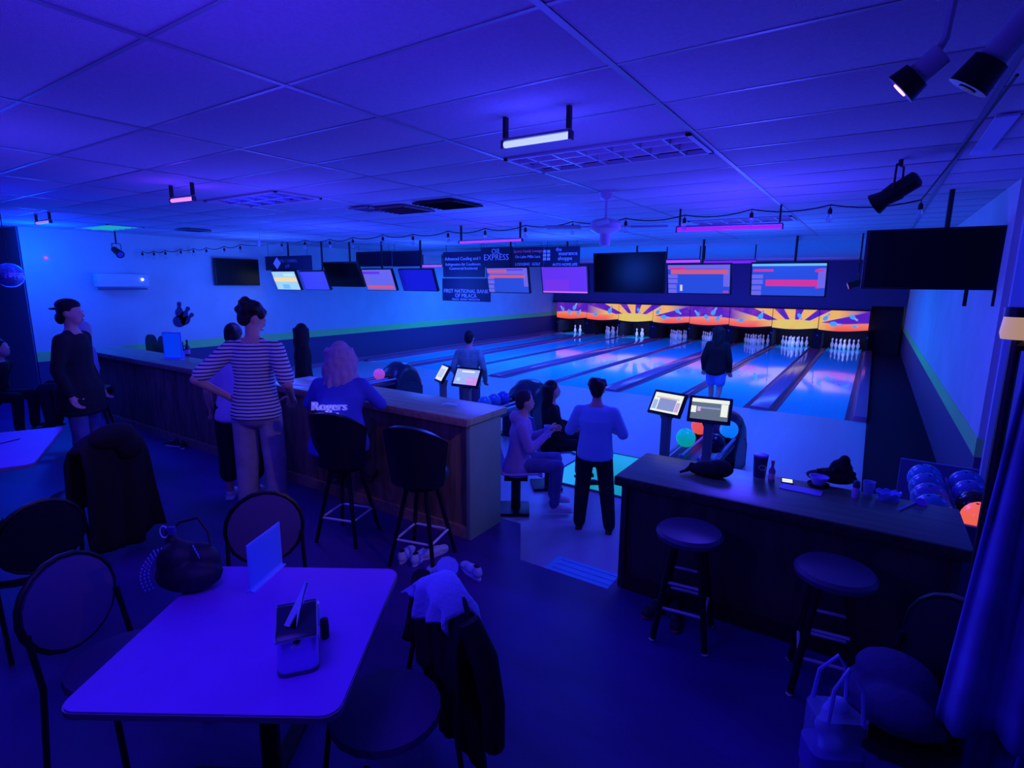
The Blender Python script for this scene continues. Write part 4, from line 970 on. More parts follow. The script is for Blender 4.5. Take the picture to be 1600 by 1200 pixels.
# 6 woman in blue sweater with long wavy hair
blue_sw = mat('blue_sweatshirt', (.06, .09, .6), .85, bump=(80, .3))
def sweater_print(t, Hh, S, sp, A, k, hd):
    for s_, z, sz in (('Rogers', .31, .1), ('& Rich', .235, .07)):
        q = S(sp(z)); text(s_, sz, mat('print_white', (.8, .8, .9), .6, emis=(.12, .12, .8), es=.5), t, (-.03, q.y-.185, q.z), (PI/2-.22, 0, 0), ext=.03)
person('woman with long wavy fair hair in a blue sweatshirt, back to the camera', (-3.38, -8.2, ZF), .6, 1.72, 'sit', .76, shirt=blue_sw, pants=mat('dark_jeans', (.03, .03, .08), .85), hair=mat('fair_hair', (.5, .33, .5), .8, bump=(70, .6)), hairstyle='curly', fem=True, lean=.22,
       arms={-1: [(-.28, .14, 1.12), (-.14, .36, 1.12)], 1: [(.33, .12, 1.12), (.2, .38, 1.14)]}, extra=sweater_print, girth=1.32, hips=.03)
DW = P(470, 507, y=-6.3)
print('DW', DW)
person('dark-haired woman standing behind the counter between the striped man and fair-haired woman', (DW.x, DW.y, 0), -.5, DW.z, 'stand', 0, shirt=blackfab, pants=blk_p, hairstyle='long', fem=True, headturn=.9)
person('person in black with pale face at the far side of the counter', (-4.55, -8.02, ZF), -.35, 1.6, 'sit', .62, shirt=blackfab, pants=blk_p, hairstyle='short', lean=.35) if False else None
# 8 boy
kp = P(733, 518, y=-4.5); print('KP', kp)
person('boy in a greenish shirt standing on the approach, back to the camera', (kp.x, kp.y, 0), .3, kp.z, shirt=mat('khaki_shirt', (.3, .55, .4), .85, noise=(8, .6)), pants=mat('grey_trousers', (.1, .12, .15), .85), sleeve=1., hairstyle='short', girth=1.15, arms={-1: [(-.27, -.05, 1.12), (-.24, .12, .9)], 1: [(.27, -.05, 1.12), (.24, .12, .9)]})
# 9, 10 seated by the lanes
hood_m = mat('grey_hoodie', (.42, .3, .6), .9, bump=(70, .3))
def seat_shell(label, loc, rz, m_):
    t = thing('moulded_seat', label, 'chair', loc, rz, 'moulded swivel seats'); b = B()
    prof = [(.24, .40), (.18, .43), (-.02, .41), (-.16, .42), (-.22, .50), (-.26, .66), (-.29, .84), (-.30, .88)]
    def fn(u, v):
        q = v*(len(prof)-1); i = min(int(q), len(prof)-2); f = q-i; y = prof[i][0]*(1-f)+prof[i+1][0]*f; z = prof[i][1]*(1-f)+prof[i+1][1]*f
        e = (abs(u-.5)*2)**3; return V(((u-.5)*.46, y+e*.05*(v > .5), z+e*.05*(v <= .5)))
    b.grid(fn, 10, 16); obj('shell', b, m_, t, solid=.018)
    b = B(); b.box((0, -.02, .38), (.24, .24, .03)); b.tube([(0, -.02, .02), (0, -.02, .37)], .05, 12); obj('pedestal', b, black, t)
    b = B(); b.box((0, -.05, .018), (.34, .34, .035)); obj('base_plate', b, black, t, bevel=.01)
    return t
sx, sy = -2.66, -6.55
seat_shell('pale moulded seat under the man in a hoodie', (sx, sy, 0), -1.0, mat('seat_lilac', (.4, .3, .75), .4))
def cup(t, Hh, S, sp, A, k, hd): pass
person('young man in a pale hoodie and jeans seated on a moulded seat, holding a cup', (sx, sy, 0), -1.0, 1.6, 'sit', .44, shirt=hood_m, pants=jeans_b, hair=mat('brown_hair', (.03, .02, .04), .8), hood=True, lean=.08, headturn=.2,
       arms={-1: [(-.24, .12, .78), (-.05, .33, .92)], 1: [(.24, .12, .78), (.06, .33, .92)]}, shoe=sock, girth=1.08, hips=.02)
sx2, sy2 = -2.72, -5.75
seat_shell('dark moulded seat under the long-haired woman in black', (sx2, sy2, 0), -.9, mat('seat_blue', (.1, .12, .35), .4))
person('woman with long straight black hair in black seated next to the hoodie man', (sx2, sy2, 0), -.9, 1.56, 'sit', .44, shirt=blackfab, pants=blk_p, hairstyle='long', fem=True, lean=-.02, arms={-1: [(-.24, .1, .8), (-.1, .35, .76)], 1: [(.24, .1, .8), (.1, .35, .76)]})
# 11 man in white T-shirt
person('man in a white T-shirt and black trousers standing in the middle, arms crossed', (-1.82, -6.52, 0), .3, 1.47, shirt=W_shirt, pants=blk_p, hair=hairblack, hairstyle='thick', sleeve=.5, girth=1.22, pantw=.016, headtilt=-.15, shirt_low=-.02,
       arms={-1: [(-.29, .04, 1.13), (-.05, .2, 1.12)], 1: [(.29, .04, 1.13), (.05, .2, 1.15)]}, hips=-.01, legs={-1: [(-.095, 0, .90), (-.13, .02, .49), (-.15, 0, .085)], 1: [(.095, 0, .90), (.14, .02, .49), (.19, -.02, .085)]}, vox=.014)
# 12 bowler
person('bowler in a black top and blue shorts standing at the head of the lanes', (-2.02, -1.0, 0), .0, 1.62, shirt=blackfab, pants=mat('denim_shorts', (.15, .35, .75), .85), hairstyle='long', fem=True, pantlen=.3, sleeve=1., girth=1.12,
       legs={-1: [(-.09, 0, .90), (-.07, .03, .49), (-.05, 0, .085)], 1: [(.09, 0, .90), (.10, -.06, .5), (.09, -.30, .2)]})

# ------------------------------------------------------------------ things on the foreground table
q = P(463, 1050, z=ZT); dx, dy = (P(500, 1062, z=ZT)-P(425, 1064, z=ZT)), None
nd = thing('napkin_dispenser', 'brushed steel napkin dispenser with a napkin sticking out', 'napkin dispenser', (q.x-.045, q.y+.045, ZT), TR+.36)
nd.scale = (1.12, 1.05, 1.22)
b = B(); b.prism(rrect(.125, .16, .03, 4), .006, .115); obj('steel_body', b, steel, nd)
b = B(); b.prism(rrect(.13, .165, .03, 4), 0, .012); obj('base', b, mat('dispenser_base', (.1, .12, .2), .4), nd)
b = B(); b.yz([(-.082, .115), (.082, .115), (.082, .15), (.06, .158), (0, .138), (-.06, .132), (-.082, .122)], -.062, .062); obj('dark_cover', b, mat('dispenser_top', (.02, .02, .06), .3), nd, bevel=.006)
b = B(); b.tube([(-.062, -.083, .118), (.062, -.083, .118), (.063, .083, .152), (-.063, .083, .152), (-.062, -.083, .118)], .003, 6); obj('rim', b, steel, nd)
b = B(); b.ell((0, -.08, .112), (.012, .008, .01), 10); obj('slot_notch', b, black, nd)
b = B(); b.box((0, -.081, .095), (.035, .003, .005)); obj('embossed_bar', b, chrome, nd)
b = B(); b.add([(-.035, -.03, .14), (-.01, .01, .14), (.045, .035, .235), (.035, .03, .24), (0, -.05, .135)], [(0, 1, 2, 3), (0, 4, 3), (1, 4, 2)]); obj('napkin', b, mat('napkin_white', (.5, .7, .95), .8), nd, solid=.002)
def shaker(u, v, label, body, lid, r=.02, h=.075):
    p = P(u, v, z=ZT); t = thing('shaker', label, 'shaker', p)
    b = B(); b.lathe([(r*.9, 0), (r, .005), (r, h*.7), (r*.85, h*.76)], n=14); obj('glass_body', b, body, t)
    b = B(); b.lathe([(r*.9, h*.76), (r*.95, h*.8), (r*.9, h*.95), (r*.5, h)], n=14); obj('lid', b, lid, t)
shaker(508, 996, 'black pepper shaker behind the napkin dispenser', black, black, .017, .085)
shaker(494, 975, 'salt shaker with a pale lid behind the napkin dispenser', mat('salt', (.4, .5, .8), .3), white, .02, .10)
c0, c1 = P(391, 926, z=ZT), P(441, 882, z=ZT)
t = thing('menu_card', 'upright pale blue menu card on the foreground table', 'menu card', ((c0.x+c1.x)/2, (c0.y+c1.y)/2, ZT), math.atan2((c1-c0).y, (c1-c0).x))
L_ = (c1-c0).length; hh = .225
b = B(); b.box((0, 0, hh/2+.004), (L_, .004, hh)); obj('card', b, mat('card_blue', (.25, .4, 1), .35), t)
b = B(); b.xz([(-L_/2+.006, .02), (L_/2-.006, .02), (L_/2-.006, hh-.006), (-L_/2+.006, hh-.006)], -.0035, -.0028); obj('printed_page', b, mat('page_blue', (.12, .3, .9), .5), t)
b = B(); b.box((0, 0, .003), (L_, .04, .006)); obj('foot', b, mat('acrylic', (.3, .5, .9), .1), t)
# handbag
q = P(298, 918, z=ZT); hb = thing('handbag', 'slouchy black handbag with bead chains on the foreground table', 'handbag', (q.x, q.y, ZT), TR)
hb.scale = (1, 1, 1.3)
b = B(); b.ell((0, 0, .055), (.15, .10, .06), 16); b.ell((-.05, .01, .10), (.09, .085, .075), 14); b.ell((.03, .03, .09), (.10, .07, .07), 14); b.cap(V((-.06, .02, .1)), V((-.09, .03, .2)), .045, .02)
for v in b.v: v.z = max(v.z, .0)
obj('bag_body', remesh(b, .008, 'bag_body', 3), mat('black_leather', (.015, .012, .03), .55), hb)
b = B(); b.tube([(-.1, .02, .19), (-.05, .05, .23), (.02, .07, .24), (.07, .06, .19), (.10, .03, .10)], .006, 6); obj('strap', b, mat('black_leather', (.015, .012, .03), .55), hb)
bead = mat('bead_blue', (.3, .4, 1), .3)
for k in range(3):
    b = B()
    for j in range(12):
        f = j/11; b.ell((-.1-.075*math.sin(f*2.2)-.01*k, -.02-.012*k, .155-.15*f+.0*k), (.0042, .0042, .0052), 6)
    o = obj('bead_chain', b, bead, hb); o['kind'] = 'stuff'
b = B()
for j in range(9): b.ell((.045+.045*j/8, -.02-.0*j, .165-.085*j/8), (.004, .004, .006), 6)
o = obj('bead_trim', b, bead, hb); o['kind'] = 'stuff'
b = B(); b.tube([(-.095+.018*math.cos(a*PI/6), .0, .21+.022*math.sin(a*PI/6)) for a in range(13)], .003, 5); obj('key_ring', b, chrome, hb)
b = B(); b.box((-.06, .0, .215), (.035, .02, .03)); obj('key_fob', b, mat('fob', (.05, .05, .3), .3), hb, bevel=.005)
# cutlery on the left table
p0 = P(15, 690, z=ZT); b = B(); b.box((0, 0, .003), (.16, .012, .004)); b2 = tag(obj('pen', b, dark_m, None, loc=(p0.x, p0.y, ZT), rot=(0, 0, 1.9)), 'dark pen lying on the left table', 'pen')

# ------------------------------------------------------------------ coat and shirt over the right-hand chair
cx, cy = pc; ct = thing('coat', 'black coat hanging over the chair right of the foreground table', 'coat', (cx, cy, ZF), face(pc, (TC.x+.3, TC.y-.3)))
def drape(b, hw, y0, zt, zb_f, zb_b, n=24, dep=.06, seed=1, wob=.02, flare=1.2):
    rnd = random.Random(seed); ph = [rnd.uniform(0, 6) for _ in range(4)]
    def fn(u, v):
        a = (v-.5)*2; side = 1 if a > 0 else -1; f = abs(a)
        x = (u-.5)*2*hw*(1+(flare-1)*f); y = y0+side*dep*(.4+.6*min(1, f*4))*(1); zb = zb_f if side > 0 else zb_b
        top = zt-.10*abs(u-.5)**2*4
        z = top-(top-zb)*max(0, f-.06)/.94-.03*math.sin(u*9+ph[0])*f
        y += wob*math.sin(u*17+ph[1]+f*2)*f+wob*.6*math.sin(u*31+ph[2])*f
        return V((x, y, z))
    b.grid(fn, n, 26)
b = B(); drape(b, .20, -.27, .90, .52, .12, seed=4, wob=.022); obj('coat_body', b, blackfab, ct, solid=.014, ang=3)
for s_ in (-1, 1):
    b = B(); b.tube([(s_*.2, -.27, .84), (s_*.27, -.3, .7), (s_*.28, -.33, .5), (s_*.26, -.35, .28)], [.045, .055, .05, .045], 10); obj('sleeve', b, blackfab, ct)
wg = thing('light_top', 'crumpled blue-white top thrown over the back of the coat chair', 'clothing', (cx, cy, ZF), face(pc, (TC.x+.3, TC.y-.3)))
lt = mat('pale_garment', (.35, .4, .85), .85, bump=(60, .4))
b = B(); drape(b, .15, -.27, .945, .80, .55, seed=9, wob=.03, flare=1.1, dep=.09); obj('cloth', b, lt, wg, solid=.01, ang=3)
b = B(); b.tube([(.12, -.36, .90), (.2, -.38, .78), (.19, -.40, .60), (.14, -.40, .48)], [.05, .06, .05, .02], 10); obj('hanging_sleeve', b, lt, wg)

# big dark coat over the chair near the left table
q = P(135, 800, z=.5)
cafe_chair('dark chair buried under a big coat right of the left table', (q.x, q.y, ZF), face(q, (c2.x, c2.y)), 'dark chairs at the left')
bc = thing('winter_coat', 'big dark winter coat heaped over the chair beside the left table', 'coat', (q.x, q.y, ZF), face(q, (c2.x, c2.y)))
b = B(); drape(b, .27, -.27, 1.0, .42, .06, seed=12, wob=.03, flare=1.25, dep=.1); obj('coat_body', b, blackfab, bc, solid=.03, ang=3)
b = B(); b.ell((0, -.33, .95), (.2, .1, .1), 14); b.ell((.1, -.38, .84), (.13, .07, .1), 12); obj('hood', remesh(b, .02, 'hood'), blackfab, bc)

# ------------------------------------------------------------------ shoes
def shoe(label, p, rz, up, sole, grp, s=1.):
    t = thing('shoe', label, 'shoe', p, rz, grp)
    b = B(); b.ell((0, -.07, .05), (.038, .05, .045), 10); b.ell((0, .02, .04), (.042, .08, .038), 10); b.ell((0, .10, .033), (.045, .05, .028), 10); b.ell((0, -.075, .075), (.032, .035, .03), 8)
    obj('upper', remesh(b, .009, 'upper', 3), up, t)
    b = B(); b.prism([(.035*math.cos(a)*(1.2 if math.sin(a) > 0 else 1.0), .02+.135*math.sin(a)) for a in [k*PI/10 for k in range(20)]], 0, .022); obj('sole', b, sole, t, bevel=.004)
    b = B(); b.ell((0, -.065, .098), (.022, .03, .008), 10); obj('opening', b, black, t)
    for j in range(4): b = B(); b.tube([(-.022, .0+.02*j, .078-.007*j), (.022, .0+.02*j, .078-.007*j)], .0035, 5); obj('lace', b, sole, t)
    t.scale = (s,)*3; return t
swh = mat('sneaker_white', (.6, .65, .95), .6)
for (u, v, lab, rz) in ((634, 872, 'white sneaker, left of the pair under the bar stool', .35), (655, 876, 'white sneaker, right of the pair under the bar stool', .3), (678, 868, 'white sneaker lying behind the pair under the bar stool', -.2)):
    shoe(lab, P(u, v, z=ZF), rz, swh, swh, 'white sneakers under the bar stool', .95)
for (u, v, lab, rz) in ((738, 898, 'pale sneaker on the floor nearest the step, behind the coat chair', 1.2), (690, 903, 'pale sneaker left of its mate behind the coat chair', 1.5)):
    shoe(lab, P(u, v, z=ZF), rz, mat('sneaker_pale', (.4, .45, .95), .6), swh, 'pale sneakers behind the coat chair')
shr = mat('shoe_dark', (.02, .015, .03), .6); sor = mat('sole_red', (.4, .03, .12), .6)
for (u, v, lab, rz) in ((1027, 955, 'dark shoe with a red trim, left one before the round stool', 2.8), (1056, 970, 'dark shoe with a red trim, right one before the round stool', 3.4)):
    shoe(lab, P(u, v, z=ZF), rz, shr, sor, 'dark shoes with red trim')
for (u, v, lab, rz) in ((270, 697, 'black shoe with a white sole, left one by the left counter', 1.8), (285, 699, 'black shoe with a white sole, right one by the left counter', 1.2)):
    shoe(lab, P(u, v, z=ZF), rz, shr, sock, 'black shoes with white soles')

# ------------------------------------------------------------------ things on the right counter
ZR = 1.05
q = P(1105, 745, z=ZR); t = thing('folded_bag', 'soft black bag with straps lying on the dark counter', 'bag', (q.x, q.y+.03, ZR), .1)
b = B(); b.ell((.02, 0, .05), (.13, .09, .055), 14); b.ell((.07, .01, .06), (.09, .08, .06), 12); b.ell((-.06, .0, .035), (.08, .06, .035), 12)
for v in b.v: v.z = max(v.z, .0)
obj('bag_body', remesh(b, .008, 'bag_body', 3), blackfab, t)
for j in range(3): b = B(); b.tube([(-.05, -.03+.03*j, .05), (-.12, -.05+.03*j, .04+.012*j), (-.18+.02*j, -.06+.02*j, .012)], [.012, .012, .008], 8); obj('strap', b, blackfab, t)
def cup_(name, u, v, label, prof, m_, extra=None, cat='cup', n=20, z=ZR):
    p = P(u, v, z=z)
    if z == ZR: p.y = min(p.y, -7.13)
    t = thing(name, label, cat, p)
    b = B(); b.lathe(prof, n=n); obj('cup_body', b, m_, t)
    if extra:
        for nm_, pr_, mm in extra: b = B(); b.lathe(pr_, n=n); obj(nm_, b, mm, t)
    return t
cu = cup_('paper_cup', 1186, 746, 'tall dark paper cup with an oval logo on the dark counter', [(.038, .006), (.047, .155)], mat('cup_navy', (.04, .03, .12), .4), [('rim', [(.046, .152), (.049, .156), (.049, .164), (.044, .166)], mat('cup_rim', (.35, .2, 1), .4)), ('base_band', [(.037, 0), (.038, .008)], mat('cup_base', (.5, .4, .8), .5))])
b = B(); b.tube([(.02+.022*math.cos(a*PI/8), -.0435, .085+.016*math.sin(a*PI/8)) for a in range(17)], .002, 5); obj('oval_logo', b, mat('logo_lilac', (.7, .6, 1), .5), cu)
amber = mat('sauce_bottle', (.35, .18, .3), .15)
bo = cup_('sauce_bottle', 1205, 752, 'small glass bottle with a label beside the dark paper cup', [(.02, 0), (.021, .005), (.021, .075), (.009, .1), (.009, .125)], amber, [('cap', [(.011, .122), (.012, .145)], mat('cap_rose', (.5, .15, .3), .4)), ('label', [(.0215, .02), (.0215, .06)], mat('label_pink', (.8, .5, .6), .5))], 'bottle')
p = P(1230, 753, z=ZR); t = thing('phone', 'phone lying flat with a bright white screen on the dark counter', 'phone', p, .15)
b = B(); b.prism(rrect(.075, .10, .01), 0, .009); obj('case', b, black, t)
for k in range(2): b = B(); b.prism([(c[0], c[1]+(-.02, .018)[k]) for c in rrect(.062, .028, .006)], .009, .0105); obj('lit_panel', b, emi('phone_white', (.85, .9, .75), 1.1), t, smooth=False)
p = P(1250, 768, z=ZR); b = B(); b.prism(rrect(.24, .1, .01), 0, .006); t = tag(obj('serving_tray', b, mat('tray_lilac', (.4, .3, .8), .4), loc=(p.x, p.y+.03, ZR), rot=(0, 0, -.05)), 'flat lilac tray strip in front of the phone and bowl', 'tray')
cup_('plastic_bowl', 1279, 756, 'translucent white bowl in a dark basket on the dark counter', [(.035, .012), (.055, .06), (.060, .062), (.060, .066), (.05, .064), (.034, .02)], mat('bowl_white', (.5, .45, 1), .3), [('dark_dish', [(.05, 0), (.062, .003), (.066, .016), (.06, .016), (.05, .008)], black)], 'bowl')
cup_('drink_bottle', 1336, 778, 'pink-labelled bottle with a dark top on the dark counter', [(.02, 0), (.022, .006), (.022, .055), (.018, .07)], mat('bottle_pink', (.6, .35, .8), .3), [('dark_top', [(.019, .07), (.021, .075), (.018, .105), (.012, .112)], mat('bottle_dark', (.06, .02, .1), .3))], 'bottle')
cup_('plastic_cup', 1357, 752, 'clear plastic cup at the back edge of the dark counter', [(.024, 0), (.034, .085), (.036, .088), (.032, .086), (.022, .004)], mat('clear_cup', (.4, .55, .9), .1, alpha=.6), None)
p = P(1387, 778, z=ZR); p.y = min(p.y, -7.14); t = thing('food_basket', 'food basket lined with crinkled foil on the dark counter', 'basket', p, .2)
b = B(); b.prism(rrect(.11, .08, .02), 0, .008); obj('basket_floor', b, mat('foil', (.25, .45, 1), .35, .3), t)
b = B()
def fn(u, v):
    a = u*2*PI; r = 1+.25*v+.05*math.sin(a*11)*v; return V((.055*r*math.cos(a), .042*r*math.sin(a), .005+.042*v+.006*math.sin(a*9)*v))
b.grid(fn, 48, 4); obj('foil_liner', b, mat('foil', (.25, .45, 1), .35, .3), t, solid=.002, ang=3)
p = P(1434, 768, z=ZR); p.y = min(p.y, -7.13); t = thing('half_lid', 'round white lid propped up near the right end of the dark counter', 'lid', p, -.2)
b = B(); b.xz([(.033*math.cos(a*PI/12), .001+.04*math.sin(a*PI/12)) for a in range(13)], -.004, .004); obj('lid_disc', b, mat('lid_violet', (.35, .2, 1), .4), t, bevel=.002)
b = B(); b.box((0, .01, .002), (.07, .04, .004)); obj('lid_foot', b, mat('lid_violet', (.35, .2, 1), .4), t)
a, c = P(1405, 797, z=ZR+.006), P(1448, 778, z=ZR+.006); b = B(); b.tube([a, c], .005, 8); tag(obj('drinking_straw', b, mat('straw_violet', (.35, .2, .95), .4)), 'violet straw lying near the round lid', 'straw')
# shaggy black jacket behind the counter
p = P(1298, 752, z=ZR); t = thing('fur_jacket', 'shaggy black fur jacket heaped at the back of the dark counter', 'jacket', (p.x+.02, p.y-.03, ZR), 0)
b = B(); rr = random.Random(5); b.ell((0, 0, .05), (.13, .07, .05), 12); b.ell((.03, .01, .10), (.07, .055, .07), 12); b.ell((.045, .01, .16), (.035, .04, .04), 10); b.ell((-.09, 0, .035), (.08, .06, .035), 10)
for k in range(60):
    x = rr.uniform(-.1, .11); z = (.1+.08*math.exp(-((x-.045)/.05)**2))*rr.uniform(.3, 1); b.cap(V((x, -.04, z*.8)), V((x+rr.uniform(-.015, .02), -.06, z)), .012, .005, 6)
for v in b.v: v.z = max(v.z, 0)
obj('fur_body', remesh(b, .007, 'fur_body', 1), blackfab, t)
# things on the left counters
p = P(703, 634, z=1.27); t = thing('crumpled_straps', 'small tangle of bright blue-white straps on the middle counter', 'straps', (p.x, p.y, 1.27), .2)
for k in range(3): b = B(); b.tube([(-.07+.02*k, -.02+.015*k, .008), (-.03, .015*k-.01, .02), (.02, .012*k, .012), (.07-.01*k, .02*k-.01, .016)], .006, 6); obj('strap', b, mat('strap_blue', (.3, .6, 1), .4, emis=(.02, .08, .6), es=.4), t)
p = P(272, 561, z=1.27); t = thing('menu_board', 'upright glossy blue menu board on the left counter', 'menu board', (p.x, p.y, 1.27), .5)
b = B(); b.prism(rrect(.28, .12, .02), 0, .012); obj('foot', b, mat('acrylic', (.3, .5, .9), .1), t)
b = B(); b.box((0, 0, .19), (.27, .014, .36)); obj('frame', b, mat('board_rim', (.2, .4, 1), .3), t)
b = B(); b.box((0, -.0085, .19), (.24, .004, .33)); obj('page', b, mat('board_page', (.05, .3, 1.), .4, emis=(.0, .06, .5), es=.5), t)
cup_('beer_bottle', 294, 556, 'brown bottle with a pale label beside the blue menu board', [(.03, 0), (.031, .01), (.031, .12), (.014, .17), (.013, .225), (.015, .23)], mat('bottle_brown', (.1, .05, .08), .15), [('label', [(.0315, .03), (.0315, .09)], mat('label_lilac', (.6, .4, .8), .5))], 'bottle', z=1.27)
p = P(334, 553, z=1.27); p.y = min(p.y, -7.26); t = thing('potted_plant', 'small leafy plant in a blue pot on the left counter', 'plant', p)
b = B(); b.lathe([(.03, 0), (.045, .08), (.048, .085), (.04, .08)], n=14); obj('pot', b, mat('pot_blue', (.2, .3, .9), .4), t)
rr = random.Random(2)
for k in range(9):
    a = rr.uniform(0, 6.28); ln = rr.uniform(.08, .14); c_, s_ = math.cos(a), math.sin(a); sp_ = rr.uniform(.4, 1)
    b = B(); b.add([(0, 0, .08), (c_*ln*.4*sp_-s_*.012, s_*ln*.4*sp_+c_*.012, .08+ln*.6), (c_*ln*sp_*.8, s_*ln*sp_*.8, .08+ln), (c_*ln*.4*sp_+s_*.012, s_*ln*.4*sp_-c_*.012, .08+ln*.6)], [(0, 1, 2, 3)]); obj('leaf', b, mat('leaf_green', (.05, .3, .08), .6), t, solid=.002)
for (u, v, z, w_, d_, lab) in ((503, 590, 1.29, .3, .2, 'pale score sheet on the counter left of the fair-haired woman'), (470, 601, 1.29, .3, .1, 'narrow white paper slip beside the seated people')):
    p = P(u, v, z=1.274); p.y = min(-7.3, max(p.y, -7.65)); b = B(); b.box((0, 0, .002), (w_*.6, d_*.7, .003)); tag(obj('paper_sheet', b, mat('paper', (.6, .65, .8), .8), loc=(p.x, p.y, 1.27), rot=(0, 0, .2)), lab, 'paper')

# ------------------------------------------------------------------ ball rack against the right side
bx, by = .80, -6.3
for o in list(bpy.data.objects):
    if o.parent and o.parent.get('group') == 'dark chairs at the left' and o.type == 'MESH' and o.data.materials[0] == chv: o.data.materials[0] = vinyl
t = thing('ball_rack', 'low steel rack of house balls behind the right end of the dark counter', 'ball rack', (bx, by, 0))
for sy in (-.72, .62):
    b = B(); b.box((0, sy, .47), (.5, .03, .94)); obj('side_frame', b, mat('rack_blue', (.12, .14, .35), .5), t)
cols = {'o': ((.5, .1, .05), (.85, .12, .06), 'bright orange'), 'r': ((.4, .05, .04), (.5, .03, .04), 'dull red-orange'), 't': ((.05, .3, .6), None, 'teal-blue'), 'g': ((.1, .15, .5), None, 'slate blue'), 'k': ((.01, .01, .02), None, 'black'), 's': ((.06, .2, .5), None, 'steel blue')}
for z, name_, pat in ((.84, 'top', ('tgst', 'okgs')), (.50, 'middle', ('gskt', 'rgkt')), (.18, 'bottom', ('sgtk', 'ogst'))):
    for ci, cx_ in enumerate((-.12, .12)):
        for sx_ in (-.065, .065): b = B(); b.tube([(cx_+sx_, -.72, z), (cx_+sx_, .62, z)], .010, 8); obj('rail', b, mat('rack_blue', (.12, .14, .35), .5), t)
        for j_, ch in enumerate(pat[ci]):
            c_ = cols[ch]; ball('house_ball_'+ch, (bx+cx_, by-.57+.235*j_, z+.098), '%s ball, %s from the near end in the %s column on the %s shelf' % (c_[2], ['first', 'second', 'third', 'fourth'][j_], ['left', 'right'][ci], name_), c_[0], em=c_[1], group='house balls on the right rack')

# ------------------------------------------------------------------ tall draped rack at the right edge
sheet_m = mat('plastic_sheet', (.22, .22, .75), .35, noise=(4, .6))
rx, ry = .62, -8.75
t = thing('garment_rack', 'tall rack hung with blue-lit clothes and plastic at the right edge', 'clothes rack', (rx, ry, ZF), -.15)
for sx in (0, .75):
    b = B(); b.tube([(sx, 0, .02), (sx, 0, 1.98)], .016, 8); obj('upright', b, black, t); b = B(); b.box((sx, 0, .015), (.05, .5, .03)); obj('foot', b, black, t)
b = B(); b.tube([(0, 0, 1.96), (.75, 0, 1.96)], .016, 8); obj('top_rail', b, black, t)
def cloth(x0, x1, z0, z1, y0, seed, m_, name='hanging_garment', par=t, amp=.03):
    r_ = random.Random(seed); ph = [r_.uniform(0, 6) for _ in range(3)]
    def fn(u, v):
        x = x0+(x1-x0)*((u-.5)*(.65+.5*v)+.5); z = z1+(z0-z1)*v
        return V((x, y0+amp*(.3+v)*math.sin(u*14+ph[0]+v)+amp*.5*math.sin(u*29+ph[1]), z+.02*math.sin(u*6+ph[2])*v))
    b = B(); b.grid(fn, 26, 16); return obj(name, b, m_, par, solid=.01, ang=3)
cloth(-.02, .26, .62, 1.9, -.05, 1, sheet_m); cloth(.2, .5, .35, 1.9, .0, 2, mat('garment_blue', (.1, .1, .6), .8)); cloth(.45, .78, .5, 1.92, .04, 3, sheet_m); cloth(.02, .3, .3, 1.1, .1, 4, mat('garment_navy', (.05, .05, .35), .8))
p = P(1582, 503, y=ry-.02); b = B(); b.lathe([(.03, -.03), (.035, .0), (.03, .03)], n=14); tt_ = thing('cream_jar', 'cream-coloured jar on top of the rack at the right edge', 'jar', (p.x+.02, ry, ZF+1.98), 0); obj('jar_body', B().lathe([(.04, 0), (.045, .02), (.04, .07)], n=16), mat('cream', (.8, .5, .25), .5, emis=(.5, .3, .15), es=.8), tt_); obj('jar_lid', B().lathe([(.042, .07), (.042, .1)], n=16), black, tt_)
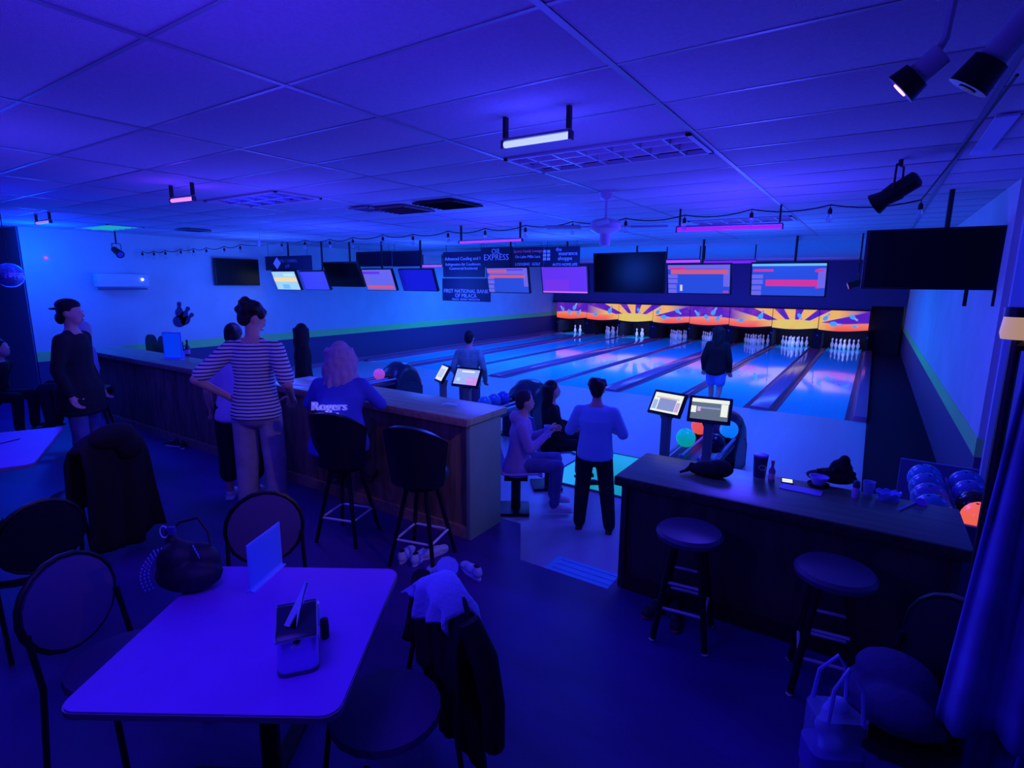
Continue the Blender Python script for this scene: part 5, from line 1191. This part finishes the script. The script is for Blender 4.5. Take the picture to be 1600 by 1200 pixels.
# clear shopping bag and jacket low at the right
p = P(1298, 1185, z=.5)
t = thing('clear_tote', 'clear plastic tote bag stuffed with white cloth at the bottom right', 'bag', (p.x, p.y, ZF), .5)
t.scale = (1.3,)*3
b = B(); b.prism([(c[0], c[1]) for c in rrect(.15, .11, .03)], .06, .40); obj('clear_wall', b, mat('clear_pvc', (.5, .6, 1.), .08, alpha=.35), t)
b = B(); b.prism([(c[0], c[1]) for c in rrect(.156, .116, .03)], .20, .28); obj('band', b, mat('band_violet', (.15, .1, .6), .5), t)
b = B(); b.prism([(c[0], c[1]) for c in rrect(.158, .118, .03)], 0, .06); obj('bag_base', b, black, t)
b = B(); rr = random.Random(8)
for k in range(16): b.ell((rr.uniform(-.03, .035), rr.uniform(-.02, .02), .08+.022*k), (.035, .026, .03), 8)
obj('white_cloth', remesh(b, .009, 'white_cloth', 2), mat('cloth_bright', (.4, .6, 1), .7), t)
for s_ in (-1, 1): b = B(); b.tube([(-.05, s_*.05, .39), (-.04, s_*.045, .5), (.0, s_*.03, .56), (.04, s_*.045, .5), (.05, s_*.05, .39)], .006, 6); obj('handle', b, mat('handle_pvc', (.3, .35, .9), .3), t)
p = P(1420, 1130, z=.62); p.x -= .06; p.y -= .05
cc = cafe_chair('round-backed chair under the dark jacket at the bottom right', (p.x, p.y, ZF), 2.4)
for o in bpy.data.objects:
    if o.parent == cc and o.type == 'MESH': o.data.materials[0] = vinyl
t = thing('dark_jacket', 'dark violet jacket bundled on the chair at the bottom right', 'jacket', (p.x, p.y, ZF), 2.4)
b = B(); b.ell((0, .0, .53), (.2, .19, .07), 14); b.ell((.05, -.05, .60), (.15, .14, .07), 12); b.ell((-.08, .08, .58), (.12, .12, .06), 12)
obj('jacket_body', remesh(b, .014, 'jacket_body', 3), mat('violet_jacket', (.05, .03, .16), .8, bump=(30, .5)), t)
# round mirror-ball lamp at the far left and cup held by the hoodie man
p = P(15, 430, y=-8.4); t = thing('mirror_ball', 'mirror ball hanging at the far left', 'mirror ball', (p.x, p.y, p.z))
b = B(); b.ell((0, 0, 0), (.17, .17, .17), 22); obj('ball_mirror', b, mat('mirror_tiles', (.35, .4, .9), .25, .7, bump=(30, 1.)), t, smooth=False)
b = B(); b.tube([(0, 0, .16), (0, 0, ZC-p.z)], .006, 6); obj('hanging_wire', b, black, t)
b = B(); b.lathe([(.03, 0), (.042, .12), (.044, .12), (.03, .01)], n=14)
t = thing('drink_cup', 'pale cup held in the hands of the hoodie man', 'cup', (-2.66+.30*math.sin(1.0), -6.55+.30*math.cos(1.0), .80)); obj('cup_body', b, mat('cup_pale', (.4, .6, .9), .4), t)
